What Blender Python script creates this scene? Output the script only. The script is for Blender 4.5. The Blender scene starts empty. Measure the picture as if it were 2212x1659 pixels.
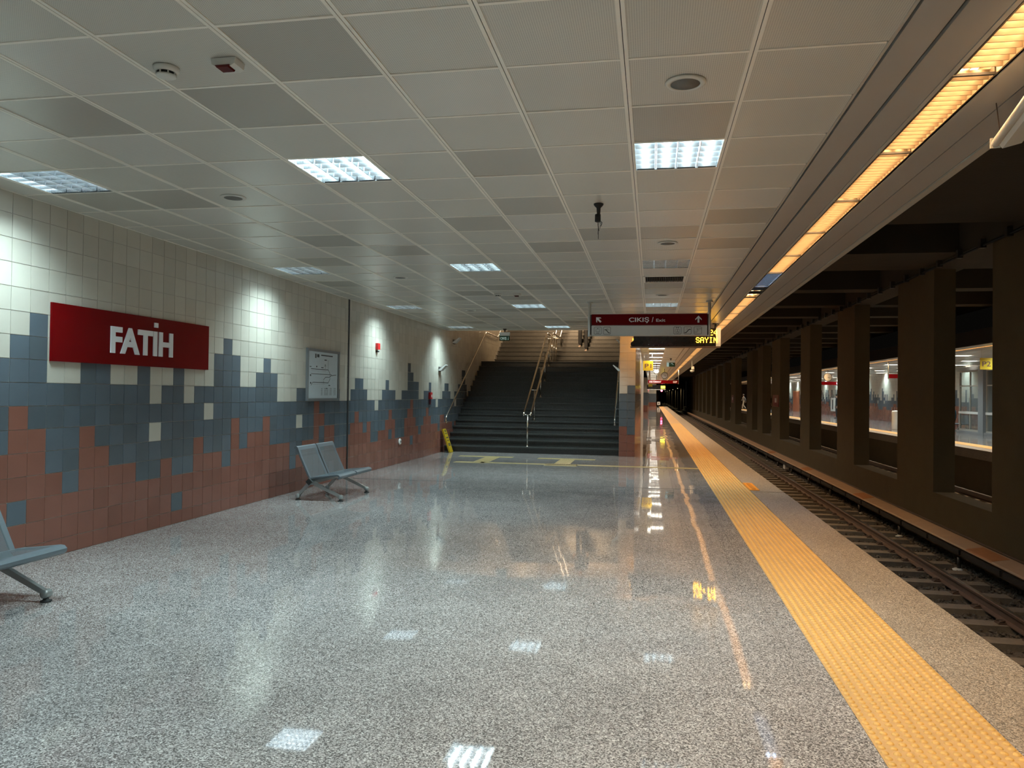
import bpy, bmesh, math, random
from mathutils import Vector, Matrix
random.seed(7)
SC = bpy.context.scene
COL = SC.collection
PI = math.pi

# ------------------------------------------------------------------ camera
yaw, pitch, roll = math.radians(10.3991), math.radians(0.729), math.radians(0.6913)
fw = Vector((-math.sin(yaw)*math.cos(pitch), math.cos(yaw)*math.cos(pitch), math.sin(pitch)))
rt = Vector((math.cos(yaw), math.sin(yaw), 0)); up = rt.cross(fw)
r2 = rt*math.cos(roll)+up*math.sin(roll); u2 = -rt*math.sin(roll)+up*math.cos(roll)
cd = bpy.data.cameras.new('camera'); cam = bpy.data.objects.new('camera', cd); COL.objects.link(cam)
cd.sensor_width = 36; cd.lens = 1647.8/2212*36; cd.clip_start = .05; cd.clip_end = 800
m = Matrix((r2, u2, -fw)).transposed().to_4x4(); m.translation = Vector((0, 0, 1.5)); cam.matrix_world = m
SC.camera = cam
# ------------------------------------------------------------------ world, exposure
w = bpy.data.worlds.new('world'); SC.world = w; w.use_nodes = True
w.node_tree.nodes['Background'].inputs[0].default_value = (.9, .8, .65, 1)
w.node_tree.nodes['Background'].inputs[1].default_value = 0.001
SC.view_settings.view_transform = 'Standard'; SC.view_settings.look = 'None'
SC.view_settings.exposure = 1.3; SC.view_settings.gamma = 1; SC.view_settings.use_curve_mapping = False
SC.cycles.max_bounces = 7; SC.cycles.diffuse_bounces = 5; SC.cycles.glossy_bounces = 4
SC.cycles.transmission_bounces = 6; SC.cycles.transparent_max_bounces = 12
SC.cycles.sample_clamp_indirect = 3.0; SC.cycles.sample_clamp_direct = 0
SC.cycles.use_denoising = True; SC.cycles.use_adaptive_sampling = True; SC.cycles.adaptive_threshold = .02
P_PANEL = 23.0      # W of one cool ceiling panel
P_WARM = 10.0        # W per metre of warm strip
P_STAIR = 90.0
COOL = (.71, .96, 1.0); WARM = (1.0, .62, .30); BLUE = (.45, .66, 1.0); STAIRC = (1.0, .70, .44)
# ------------------------------------------------------------------ materials
def nodes(name):
    mt = bpy.data.materials.new(name); mt.use_nodes = True
    nt = mt.node_tree; return mt, nt, nt.nodes['Principled BSDF'], nt.nodes, nt.links
def noise_mat(name, c, rough=.5, metal=0., var=.12, scale=12., bump=0., bscale=60., spec=.5, rvar=0., coat=0.):
    mt, nt, b, N, L = nodes(name)
    tc = N.new('ShaderNodeTexCoord'); n = N.new('ShaderNodeTexNoise'); n.inputs['Scale'].default_value = scale
    n.inputs['Detail'].default_value = 4
    L.new(tc.outputs['Object'], n.inputs['Vector'])
    cr = N.new('ShaderNodeMix'); cr.data_type = 'RGBA'
    cr.inputs[6].default_value = (*[x*(1-var) for x in c], 1); cr.inputs[7].default_value = (*[min(1, x*(1+var)) for x in c], 1)
    L.new(n.outputs['Fac'], cr.inputs[0]); L.new(cr.outputs[2], b.inputs['Base Color'])
    b.inputs['Roughness'].default_value = rough; b.inputs['Metallic'].default_value = metal
    b.inputs['Specular IOR Level'].default_value = spec
    if coat: b.inputs['Coat Weight'].default_value = coat; b.inputs['Coat Roughness'].default_value = .06
    if rvar:
        mr = N.new('ShaderNodeMapRange'); mr.inputs[3].default_value = max(0.02, rough-rvar); mr.inputs[4].default_value = rough+rvar
        L.new(n.outputs['Fac'], mr.inputs[0]); L.new(mr.outputs[0], b.inputs['Roughness'])
    if bump:
        n2 = N.new('ShaderNodeTexNoise'); n2.inputs['Scale'].default_value = bscale; n2.inputs['Detail'].default_value = 5
        L.new(tc.outputs['Object'], n2.inputs['Vector'])
        bp = N.new('ShaderNodeBump'); bp.inputs['Strength'].default_value = bump; bp.inputs['Distance'].default_value = .02
        L.new(n2.outputs['Fac'], bp.inputs['Height']); L.new(bp.outputs[0], b.inputs['Normal'])
    return mt
def emit_mat(name, c, s, samp='NONE'):
    mt, nt, b, N, L = nodes(name)
    b.inputs['Base Color'].default_value = (.02, .02, .02, 1)
    b.inputs['Emission Color'].default_value = (*c, 1); b.inputs['Emission Strength'].default_value = s
    mt.cycles.emission_sampling = samp
    return mt
def granite(name, c1, c2, c3, rough, joints=True, tilt=0.006, rv=.03, pw=.4, ph=.6, spec=.5):
    mt, nt, b, N, L = nodes(name)
    tc = N.new('ShaderNodeTexCoord')
    v = N.new('ShaderNodeTexVoronoi'); v.inputs['Scale'].default_value = 170; L.new(tc.outputs['Object'], v.inputs['Vector'])
    ramp = N.new('ShaderNodeValToRGB'); e = ramp.color_ramp.elements
    e[0].position = .0; e[0].color = (*c1, 1); e[1].position = 1.; e[1].color = (*c3, 1)
    x = ramp.color_ramp.elements.new(.30); x.color = (*c1, 1); x = ramp.color_ramp.elements.new(.42); x.color = (*c2, 1)
    x = ramp.color_ramp.elements.new(.80); x.color = (*c2, 1); x = ramp.color_ramp.elements.new(.90); x.color = (*c3, 1)
    sp = N.new('ShaderNodeSeparateColor'); L.new(v.outputs['Color'], sp.inputs[0]); L.new(sp.outputs[0], ramp.inputs[0])
    n = N.new('ShaderNodeTexNoise'); n.inputs['Scale'].default_value = 2.2; n.inputs['Detail'].default_value = 6; L.new(tc.outputs['Object'], n.inputs['Vector'])
    n3 = N.new('ShaderNodeTexNoise'); n3.inputs['Scale'].default_value = 26; n3.inputs['Detail'].default_value = 3; L.new(tc.outputs['Object'], n3.inputs['Vector'])
    ad = N.new('ShaderNodeMath'); ad.operation = 'ADD'; L.new(n.outputs['Fac'], ad.inputs[0]); L.new(n3.outputs['Fac'], ad.inputs[1])
    mr = N.new('ShaderNodeMapRange'); mr.inputs[1].default_value = .6; mr.inputs[2].default_value = 1.4; mr.inputs[3].default_value = .80; mr.inputs[4].default_value = 1.18; L.new(ad.outputs[0], mr.inputs[0])
    mul = N.new('ShaderNodeVectorMath'); mul.operation = 'SCALE'; L.new(ramp.outputs[0], mul.inputs[0]); L.new(mr.outputs[0], mul.inputs['Scale'])
    out = mul.outputs[0]
    dv = N.new('ShaderNodeVectorMath'); dv.operation = 'DIVIDE'; dv.inputs[1].default_value = (pw, ph, 1e3); L.new(tc.outputs['Object'], dv.inputs[0])
    if joints:
        fr = N.new('ShaderNodeVectorMath'); fr.operation = 'FRACTION'; L.new(dv.outputs[0], fr.inputs[0])
        sx = N.new('ShaderNodeSeparateXYZ'); L.new(fr.outputs[0], sx.inputs[0])
        lx = N.new('ShaderNodeMath'); lx.operation = 'LESS_THAN'; lx.inputs[1].default_value = .003/pw; L.new(sx.outputs[0], lx.inputs[0])
        ly = N.new('ShaderNodeMath'); ly.operation = 'LESS_THAN'; ly.inputs[1].default_value = .003/ph; L.new(sx.outputs[1], ly.inputs[0])
        mx = N.new('ShaderNodeMath'); mx.operation = 'MAXIMUM'; L.new(lx.outputs[0], mx.inputs[0]); L.new(ly.outputs[0], mx.inputs[1])
        mm = N.new('ShaderNodeMath'); mm.operation = 'MULTIPLY'; mm.inputs[1].default_value = .45; L.new(mx.outputs[0], mm.inputs[0])
        mj = N.new('ShaderNodeMix'); mj.data_type = 'RGBA'; L.new(mm.outputs[0], mj.inputs[0]); L.new(out, mj.inputs[6]); mj.inputs[7].default_value = (.05, .05, .045, 1)
        out = mj.outputs[2]
    L.new(out, b.inputs['Base Color'])
    rr = N.new('ShaderNodeMapRange'); rr.inputs[3].default_value = max(.01, rough-rv); rr.inputs[4].default_value = rough+rv; L.new(n.outputs['Fac'], rr.inputs[0]); L.new(rr.outputs[0], b.inputs['Roughness'])
    b.inputs['Specular IOR Level'].default_value = spec
    if tilt:
        fl = N.new('ShaderNodeVectorMath'); fl.operation = 'FLOOR'; L.new(dv.outputs[0], fl.inputs[0])
        wn = N.new('ShaderNodeTexWhiteNoise'); wn.noise_dimensions = '2D'; L.new(fl.outputs[0], wn.inputs['Vector'])
        sb = N.new('ShaderNodeVectorMath'); sb.operation = 'SUBTRACT'; sb.inputs[1].default_value = (.5, .5, .5); L.new(wn.outputs['Color'], sb.inputs[0])
        wv = N.new('ShaderNodeTexNoise'); wv.inputs['Scale'].default_value = 3.; L.new(tc.outputs['Object'], wv.inputs['Vector'])
        sb2 = N.new('ShaderNodeVectorMath'); sb2.operation = 'SUBTRACT'; sb2.inputs[1].default_value = (.5, .5, .5); L.new(wv.outputs['Color'], sb2.inputs[0])
        a0 = N.new('ShaderNodeVectorMath'); a0.operation = 'ADD'; L.new(sb.outputs[0], a0.inputs[0]); L.new(sb2.outputs[0], a0.inputs[1])
        sc = N.new('ShaderNodeVectorMath'); sc.operation = 'MULTIPLY'; sc.inputs[1].default_value = (tilt, tilt, 0); L.new(a0.outputs[0], sc.inputs[0])
        g = N.new('ShaderNodeNewGeometry'); a = N.new('ShaderNodeVectorMath'); a.operation = 'ADD'; L.new(g.outputs['Normal'], a.inputs[0]); L.new(sc.outputs[0], a.inputs[1])
        nn = N.new('ShaderNodeVectorMath'); nn.operation = 'NORMALIZE'; L.new(a.outputs[0], nn.inputs[0]); L.new(nn.outputs[0], b.inputs['Normal'])
    return mt
def perf_mat(name, c, pitch_, hole, rough, metal=0., through=False, dark=.55):
    mt, nt, b, N, L = nodes(name)
    tc = N.new('ShaderNodeTexCoord'); s = N.new('ShaderNodeVectorMath'); s.operation = 'SCALE'; s.inputs['Scale'].default_value = 1/pitch_
    mp = N.new('ShaderNodeMapping'); mp.inputs['Rotation'].default_value = (0, 0, 0)
    L.new(tc.outputs['UV' if through else 'Object'], s.inputs[0]); L.new(s.outputs[0], mp.inputs[0])
    fr = N.new('ShaderNodeVectorMath'); fr.operation = 'FRACTION'; L.new(mp.outputs[0], fr.inputs[0])
    sb = N.new('ShaderNodeVectorMath'); sb.operation = 'SUBTRACT'; sb.inputs[1].default_value = (.5, .5, 0); L.new(fr.outputs[0], sb.inputs[0])
    ml = N.new('ShaderNodeVectorMath'); ml.operation = 'MULTIPLY'; ml.inputs[1].default_value = (1, 1, 0); L.new(sb.outputs[0], ml.inputs[0])
    ln = N.new('ShaderNodeVectorMath'); ln.operation = 'LENGTH'; L.new(ml.outputs[0], ln.inputs[0])
    lt = N.new('ShaderNodeMath'); lt.operation = 'LESS_THAN'; lt.inputs[1].default_value = hole; L.new(ln.outputs['Value'], lt.inputs[0])
    b.inputs['Roughness'].default_value = rough; b.inputs['Metallic'].default_value = metal
    n = N.new('ShaderNodeTexNoise'); n.inputs['Scale'].default_value = 1.3; L.new(tc.outputs['Object'], n.inputs['Vector'])
    c0 = N.new('ShaderNodeMix'); c0.data_type = 'RGBA'; c0.inputs[6].default_value = (*[q*.92 for q in c], 1); c0.inputs[7].default_value = (*[q*1.08 for q in c], 1); L.new(n.outputs['Fac'], c0.inputs[0])
    if through:
        L.new(c0.outputs[2], b.inputs['Base Color'])
        iv = N.new('ShaderNodeMath'); iv.operation = 'SUBTRACT'; iv.inputs[0].default_value = 1; L.new(lt.outputs[0], iv.inputs[1]); L.new(iv.outputs[0], b.inputs['Alpha'])
    else:
        mx = N.new('ShaderNodeMix'); mx.data_type = 'RGBA'; L.new(lt.outputs[0], mx.inputs[0]); L.new(c0.outputs[2], mx.inputs[6]); mx.inputs[7].default_value = (*[q*dark for q in c], 1)
        L.new(mx.outputs[2], b.inputs['Base Color'])
    return mt
M = {}
M['floor'] = granite('granite_floor', (.12, .11, .105), (.345, .315, .305), (.60, .56, .54), .035, rv=.015, tilt=.005, spec=.5)
M['floor2'] = granite('granite_floor_opposite', (.14, .13, .125), (.28, .26, .255), (.42, .39, .38), .10, rv=.02, tilt=.002, spec=.4)
M['edge'] = granite('granite_edge', (.13, .105, .08), (.33, .265, .20), (.52, .44, .36), .5, tilt=0, rv=.08, pw=.6, ph=.9)
M['stair'] = granite('granite_stair', (.024, .025, .024), (.045, .047, .044), (.08, .08, .078), .32, joints=False, tilt=0, rv=.1)
M['yellow'] = noise_mat('tactile_yellow', (.64, .37, .10), .55, var=.13, scale=3.5, bump=.1, bscale=90)
M['yellow2'] = noise_mat('tactile_ochre', (.36, .29, .13), .35, var=.12, scale=6)
M['yelbase'] = noise_mat('tactile_base', (.50, .30, .12), .6, var=.14, scale=3.5, bump=.1, bscale=90)
M['orange'] = noise_mat('orange_plastic', (.85, .30, .02), .5)
M['cream'] = noise_mat('tile_cream', (.55, .52, .445), .22, var=.05, scale=5)
M['cream2'] = noise_mat('tile_cream_dull', (.51, .48, .41), .25, var=.05, scale=5)
M['slate'] = noise_mat('tile_slate', (.100, .125, .15), .22, var=.10, scale=5)
M['slate2'] = noise_mat('tile_slate_dull', (.088, .108, .125), .25, var=.10, scale=5)
M['terra'] = noise_mat('tile_terracotta', (.235, .095, .068), .25, var=.08, scale=5)
M['terra2'] = noise_mat('tile_terracotta_dull', (.21, .083, .058), .28, var=.08, scale=5)
M['grout'] = noise_mat('grout', (.44, .40, .35), .8)
M['groutd'] = noise_mat('grout_dark', (.10, .10, .095), .8)
M['gcream'] = noise_mat('gloss_cream', (.50, .42, .33), .24, var=.05)
M['gslate'] = noise_mat('gloss_slate', (.13, .12, .11), .24, var=.08)
M['gterra'] = noise_mat('gloss_terracotta', (.33, .12, .06), .24, var=.08)
M['ceil'] = perf_mat('ceiling_panel', (.60, .58, .52), .0105, .27, .30, dark=.62)
M['ceild'] = perf_mat('ceiling_panel_dark', (.45, .43, .38), .0105, .27, .30, dark=.62)  # darker copy: dimmer reflection of tilted panels put into the base colour
M['ceill'] = perf_mat('ceiling_panel_light', (.64, .62, .57), .0105, .27, .28, dark=.66)
M['tbar'] = noise_mat('ceiling_bar', (.84, .80, .72), .4, var=.05)
M['plank'] = noise_mat('ceiling_plank', (.40, .37, .335), .33, var=.05, scale=2)
M['lip'] = noise_mat('fascia_lip', (.45, .42, .36), .45, var=.05)
M['black'] = noise_mat('black', (.012, .012, .012), .6)
M['blackg'] = noise_mat('black_gloss', (.015, .014, .013), .12)
M['rubber'] = noise_mat('rubber', (.02, .02, .02), .7)
M['alu'] = noise_mat('aluminium', (.62, .62, .60), .35, metal=.85, var=.05)
M['frame'] = noise_mat('poster_frame', (.24, .26, .275), .3, metal=.3, var=.04)
M['bframe'] = noise_mat('booth_frame', (.42, .40, .36), .4, var=.04)
M['chrome'] = noise_mat('stainless', (.72, .68, .62), .16, metal=1., var=.05)
M['louver'] = noise_mat('louver_mirror', (.76, .80, .83), .2, metal=1., var=.03)
M['louverw'] = noise_mat('louver_warm', (.26, .20, .13), .35, metal=.5, var=.12)
M['reflector'] = noise_mat('reflector_white', (.60, .64, .66), .14, metal=.95, var=.02)
M['reflw'] = noise_mat('reflector_warm', (.60, .50, .38), .25, metal=.7, var=.03)
M['bench'] = noise_mat('bench_steel', (.15, .18, .205), .38, metal=.3, var=.04)
M['benchp'] = perf_mat('bench_perforated', (.125, .15, .165), .0085, .27, .45, metal=.3, through=True)
M['legm'] = noise_mat('leg_steel', (.42, .45, .45), .3, metal=.7, var=.05)
M['red'] = noise_mat('sign_red', (.15, .0008, .002), .35, var=.04, scale=3, spec=.12)
M['reds'] = noise_mat('device_red', (.55, .02, .02), .4)
M['white'] = noise_mat('white_plastic', (.75, .75, .73), .4, var=.03)
M['offw'] = noise_mat('off_white', (.62, .61, .56), .45, var=.03)
M['signgrey'] = noise_mat('sign_grey', (.74, .77, .76), .4, var=.03)
M['letter'] = noise_mat('letter_white', (.88, .90, .92), .3, var=.02)
M['paper'] = noise_mat('paper', (.60, .68, .72), .25, var=.03)
M['ink'] = noise_mat('ink', (.03, .035, .04), .5)
M['green'] = noise_mat('sign_green', (.005, .055, .03), .3)
M['yelsign'] = noise_mat('sign_yellow', (.46, .30, .01), .4, var=.03)
M['purple'] = noise_mat('ink_purple', (.09, .02, .03), .5)
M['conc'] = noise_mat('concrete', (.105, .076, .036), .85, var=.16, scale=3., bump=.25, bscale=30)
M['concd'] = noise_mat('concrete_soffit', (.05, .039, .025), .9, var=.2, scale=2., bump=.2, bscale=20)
M['sleeper'] = noise_mat('sleeper_concrete', (.20, .165, .125), .85, var=.25, scale=9, bump=.4, bscale=50)
M['stone'] = noise_mat('ballast', (.105, .085, .065), .9, var=.5, scale=25, bump=.8, bscale=60)
M['rust'] = noise_mat('rusty_steel', (.15, .10, .075), .55, metal=.3, var=.25, scale=14)
M['railtop'] = noise_mat('rail_steel', (.30, .27, .23), .3, metal=.9, var=.1)
M['cover'] = noise_mat('rail_cover', (.46, .31, .20), .6, var=.15, scale=4)
M['darks'] = noise_mat('dark_steel', (.05, .045, .04), .5, metal=.3)
M['doorr'] = noise_mat('door_paint', (.42, .12, .05), .45)
M['glass'] = None
mt, nt, b, N, L = nodes('glass'); b.inputs['Base Color'].default_value = (.75, .8, .8, 1); b.inputs['Transmission Weight'].default_value = .9; b.inputs['Roughness'].default_value = .03; b.inputs['IOR'].default_value = 1.1; M['glass'] = mt
M['skin'] = noise_mat('skin', (.50, .30, .21), .5)
M['jean'] = noise_mat('dark_denim', (.035, .038, .045), .8)
M['khaki'] = noise_mat('light_trousers', (.36, .32, .27), .8)
M['coat'] = noise_mat('black_coat', (.012, .012, .014), .8)
M['teal'] = noise_mat('teal_cloth', (.03, .14, .19), .8)
M['grey'] = noise_mat('grey_cloth', (.22, .22, .23), .8)
M['hair'] = noise_mat('hair', (.02, .014, .01), .6)
M['shoe'] = noise_mat('shoe', (.62, .52, .47), .5)
M['tubec'] = emit_mat('tube_cool', (.80, .95, 1.0), 7)
M['tubed'] = emit_mat('tube_dim', (.82, .95, 1.0), 1.2)
M['tubew'] = emit_mat('tube_warm', (1.0, .66, .32), 3.0)
M['tubeb'] = emit_mat('tube_blue', (.38, .62, 1.0), 4)
M['led'] = emit_mat('led_amber', (1.0, .45, .02), 8, 'AUTO')
M['sigr'] = emit_mat('signal_red', (1.0, .05, .12), 14)
M['exitw'] = emit_mat('exit_pictogram', (.75, 1.0, .85), .14)

# ------------------------------------------------------------------ mesh builder
class MB:
    def __init__(s): s.v = []; s.f = []; s.mi = []; s.sm = []; s.uv = {}
    def quad(s, a, b, c, d, mi=0, uv=None):
        i = len(s.v); s.v += [a, b, c, d]; s.f.append((i, i+1, i+2, i+3)); s.mi.append(mi); s.sm.append(False)
        if uv: s.uv[len(s.f)-1] = uv
    def box(s, x0, y0, z0, x1, y1, z1, mi=0, rot=None, org=(0, 0, 0)):
        p = [(x, y, z) for z in (z0, z1) for y in (y0, y1) for x in (x0, x1)]
        if rot is not None: p = [tuple(rot @ Vector(q)+Vector(org)) for q in p]
        i = len(s.v); s.v += p
        for f in ((0, 2, 3, 1), (4, 5, 7, 6), (0, 1, 5, 4), (2, 6, 7, 3), (0, 4, 6, 2), (1, 3, 7, 5)):
            s.f.append(tuple(i+k for k in f)); s.mi.append(mi); s.sm.append(False)
        return s
    def tube(s, pts, r, n=10, mi=0, cap=True, closed=False):
        pts = [Vector(p) for p in pts]; rs = r if isinstance(r, (list, tuple)) else [r]*len(pts)
        rings = []; N_ = len(pts); prev = None
        for k, p in enumerate(pts):
            if closed: d = (pts[(k+1) % N_]-pts[k-1]).normalized()
            else: d = (pts[min(k+1, N_-1)]-pts[max(k-1, 0)]).normalized()
            if prev is None:
                a = Vector((0, 0, 1)) if abs(d.z) < .9 else Vector((1, 0, 0)); x = d.cross(a).normalized()
            else:
                x = (prev-d*prev.dot(d)); x = x.normalized() if x.length > 1e-6 else d.cross(Vector((0, 0, 1))).normalized()
            prev = x; y = d.cross(x); i = len(s.v)
            s.v += [tuple(p+(x*math.cos(2*PI*t/n)+y*math.sin(2*PI*t/n))*rs[k]) for t in range(n)]; rings.append(i)
        rr = list(zip(rings[:-1], rings[1:]))+([(rings[-1], rings[0])] if closed else [])
        for a, b_ in rr:
            for t in range(n):
                s.f.append((a+t, a+(t+1) % n, b_+(t+1) % n, b_+t)); s.mi.append(mi); s.sm.append(True)
        if cap and not closed:
            s.f.append(tuple(rings[0]+t for t in reversed(range(n)))); s.mi.append(mi); s.sm.append(False)
            s.f.append(tuple(rings[-1]+t for t in range(n))); s.mi.append(mi); s.sm.append(False)
        return s
    def prism(s, poly, axis, a, b_, mi=0):
        # poly: 2D points; axis 'x','y','z' = extrusion axis
        def P(p, t):
            return {'x': (t, p[0], p[1]), 'y': (p[0], t, p[1]), 'z': (p[0], p[1], t)}[axis]
        i = len(s.v); n = len(poly); s.v += [P(p, a) for p in poly]+[P(p, b_) for p in poly]
        s.f.append(tuple(range(i, i+n))[::-1]); s.f.append(tuple(range(i+n, i+2*n))); s.mi += [mi, mi]; s.sm += [False, False]
        for k in range(n):
            s.f.append((i+k, i+(k+1) % n, i+n+(k+1) % n, i+n+k)); s.mi.append(mi); s.sm.append(False)
        return s
    def lathe(s, prof, c, n=20, mi=0, axis='z'):
        i0 = len(s.v)
        for (r, z) in prof:
            for t in range(n):
                a = 2*PI*t/n; q = (r*math.cos(a), r*math.sin(a), z)
                if axis == 'y': q = (q[0], q[2], q[1])
                if axis == 'x': q = (q[2], q[0], q[1])
                s.v.append((c[0]+q[0], c[1]+q[1], c[2]+q[2]))
        for k in range(len(prof)-1):
            for t in range(n):
                s.f.append((i0+k*n+t, i0+k*n+(t+1) % n, i0+(k+1)*n+(t+1) % n, i0+(k+1)*n+t)); s.mi.append(mi); s.sm.append(True)
        s.f.append(tuple(i0+t for t in range(n))[::-1]); s.f.append(tuple(i0+(len(prof)-1)*n+t for t in range(n))); s.mi += [mi, mi]; s.sm += [False, False]
        return s
    def mesh(s, name, mats):
        me = bpy.data.meshes.new(name); me.from_pydata(s.v, [], s.f)
        for mt_ in (mats if isinstance(mats, (list, tuple)) else [mats]): me.materials.append(mt_)
        me.polygons.foreach_set('material_index', s.mi); me.polygons.foreach_set('use_smooth', s.sm)
        if s.uv:
            ul = me.uv_layers.new(name='UVMap')
            for fi, uv in s.uv.items():
                for k, li in enumerate(me.polygons[fi].loop_indices): ul.data[li].uv = uv[k]
        me.update(); return me
    def build(s, name, mats, parent=None, fixn=True):
        me = s.mesh(name, mats)
        if fixn:
            bm = bmesh.new(); bm.from_mesh(me); bmesh.ops.recalc_face_normals(bm, faces=bm.faces); bm.to_mesh(me); bm.free()
        o = bpy.data.objects.new(name, me); COL.objects.link(o)
        if parent: o.parent = parent
        return o
def tag(o, label=None, cat=None, group=None, kind=None):
    if label: o['label'] = label
    if cat: o['category'] = cat
    if group: o['group'] = group
    if kind: o['kind'] = kind
    return o
def empty(name, loc, label=None, cat=None, group=None, rz=0.):
    o = bpy.data.objects.new(name, None); COL.objects.link(o); o.location = loc; o.rotation_euler = (0, 0, rz)
    o.empty_display_size = .05
    return tag(o, label, cat, group)
def kids(o): return [c for c in list(bpy.data.objects) if c.parent == o]
def copy_tree(o, parent=None, tree=None):
    c = o.copy(); COL.objects.link(c)
    if parent: c.parent = parent
    for ch in tree[o.name] if tree and o.name in tree else kids(o): copy_tree(ch, c, tree)
    return c
def struct(o): o['kind'] = 'structure'; return o
def area(name, loc, sx, sy, power, color, spread, parent=None, rot=(0, 0, 0)):
    ld = bpy.data.lights.new(name, 'AREA'); ld.shape = 'RECTANGLE'; ld.size = sx; ld.size_y = sy; ld.energy = power; ld.color = color
    ld.spread = math.radians(spread)
    o = bpy.data.objects.new(name, ld); COL.objects.link(o); o.location = loc; o.rotation_euler = rot
    if parent: o.parent = parent
    return o
def text_bm(txt, size, depth, width=None, bold=0., align='LEFT'):
    cu = bpy.data.curves.new('t', 'FONT'); cu.body = txt; cu.size = 1; cu.offset = bold; cu.extrude = 0; cu.align_x = 'LEFT'
    ob = bpy.data.objects.new('t', cu); COL.objects.link(ob)
    bpy.context.view_layer.update()
    me = bpy.data.meshes.new_from_object(ob.evaluated_get(bpy.context.evaluated_depsgraph_get()))
    bpy.data.objects.remove(ob); bpy.data.curves.remove(cu)
    xs = [v.co.x for v in me.vertices]; ys = [v.co.y for v in me.vertices]
    x0, x1 = min(xs), max(xs)
    sy = size/.73; sx = (width/(x1-x0)) if width else sy
    V = [((v.co.x-x0)*sx, v.co.y*sy) for v in me.vertices]; F = [tuple(p.vertices) for p in me.polygons]
    w_ = (x1-x0)*sx; bpy.data.meshes.remove(me)
    if align == 'CENTER': V = [(a-w_/2, b_) for a, b_ in V]
    if align == 'RIGHT': V = [(a-w_, b_) for a, b_ in V]
    return V, F, w_
def text(name, txt, size, mat, parent, org, ux, uy, depth=.004, width=None, bold=0., align='LEFT'):
    """solid lettering: org = baseline origin, ux/uy directions"""
    V, F, w_ = text_bm(txt, size, depth, width, bold, align)
    ux, uy, org = Vector(ux), Vector(uy), Vector(org); nz = ux.cross(uy)
    me = bpy.data.meshes.new(name)
    v = [tuple(org+ux*a+uy*b_+nz*depth) for a, b_ in V]
    me.from_pydata(v, [], F); bm = bmesh.new(); bm.from_mesh(me)
    bmesh.ops.remove_doubles(bm, verts=bm.verts, dist=1e-6)
    r = bmesh.ops.extrude_face_region(bm, geom=list(bm.faces)); vs = [g for g in r['geom'] if isinstance(g, bmesh.types.BMVert)]
    for q in vs: q.co -= nz*depth
    bmesh.ops.recalc_face_normals(bm, faces=bm.faces); bm.to_mesh(me); bm.free(); me.materials.append(mat)
    o = bpy.data.objects.new(name, me); COL.objects.link(o)
    if parent: o.parent = parent
    return o
ORD = ['first', 'second', 'third', 'fourth', 'fifth', 'sixth', 'seventh', 'eighth', 'ninth', 'tenth', 'eleventh', 'twelfth', 'thirteenth', 'fourteenth', 'fifteenth', 'sixteenth', 'seventeenth', 'eighteenth', 'nineteenth', 'twentieth']

# ------------------------------------------------------------------ constants of the place
XW = -5.24; XE = 2.06; ZC = 3.12; YB = -7.0; YF = 107.0; YS = 19.0
XR = 9.54; XW2 = 14.9          # opposite platform edge and wall
TZ = -1.35                      # track bed

# ================================================================== STRUCTURE
# floor
f = MB(); f.box(XW-.2, YB, -.25, .958, YS, 0); f.box(-.40, YS, -.25, .958, YF, 0); f.box(XW-.2, 30.2, -.25, -.40, 70, 0)
f.box(1.556, YB, -.25, 1.56, YF, 0)
struct(f.build('floor', M['floor']))
f = MB(); f.box(1.56, YB, -.25, XE, YF, 0); f.box(1.2, YB, TZ, XE-.12, YF, -.25)
struct(f.build('floor_platform_edge', [M['edge']]))
f = MB(); f.box(.958, YB, -.25, 1.556, YF, -.003)
struct(f.build('trim_1', M['edge']))
# joint line across platform
struct(MB().box(-5.2, 12.55, .0, .95, 12.565, .0015).box(1.56, 12.55, .0, XE, 12.565, .0015).build('trim_2', M['black']))
# track bed
struct(MB().box(XE-.12, YB, TZ-.2, XR+.12, 330, TZ).build('floor_track_bed', M['stone']))

# --- tiled walls
PK = {-1: (7, 3), 0: (8, 5), 1: (9, 4), 2: (6, 2), 3: (6, 1), 4: (7, 4), 5: (7, 3), 6: (6, 2), 7: (6, 2), 8: (7, 1), 9: (5, 1), 10: (6, 2), 11: (7, 1),
      12: (5, 1), 13: (6, 3), 14: (6, 2), 15: (8, 2), 16: (9, 1), 17: (8, 4), 18: (6, 2), 19: (6, 3), 20: (7, 3), 21: (8, 4), 22: (7, 2), 23: (5, 2),
      24: (5, 2), 25: (5, 0), 26: (6, 1), 27: (6, 2), 28: (6, 2), 29: (6, 5), 30: (6, 4), 31: (6, 3), 32: (6, 3), 33: (6, 1), 34: (5, 1), 35: (5, 1)}
OK = {(0, 1): 1, (9, 4): 0, (11, 0): 1, (14, 5): 0, (26, 4): 0, (30, 3): 1, (30, 2): 1}
PM = {-1: (5, 2), 0: (6, 3), 1: (7, 4), 2: (7, 3), 3: (6, 2), 4: (5, 3), 5: (5, 1), 6: (4, 1), 7: (5, 2), 8: (6, 2), 9: (7, 3), 10: (6, 4), 11: (6, 3), 12: (5, 1),
      13: (5, 1), 14: (6, 1), 15: (6, 3), 16: (9, 4), 17: (8, 5), 18: (7, 3), 19: (7, 2), 20: (5, 1), 21: (5, 2), 22: (6, 3), 23: (6, 4), 24: (7, 3), 25: (5, 2),
      26: (5, 2), 27: (4, 2), 28: (5, 1), 29: (5, 3), 30: (6, 3), 31: (7, 2), 32: (7, 2), 33: (6, 2), 34: (5, 2), 35: (5, 1), 36: (6, 2), 37: (6, 2), 38: (7, 2),
      39: (7, 2), 40: (9, 2), 41: (9, 2), 42: (7, 2)}
OM = {(10, 2): 1, (17, 1): 1, (36, 5): 0}
rs = random.Random(3)
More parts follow.
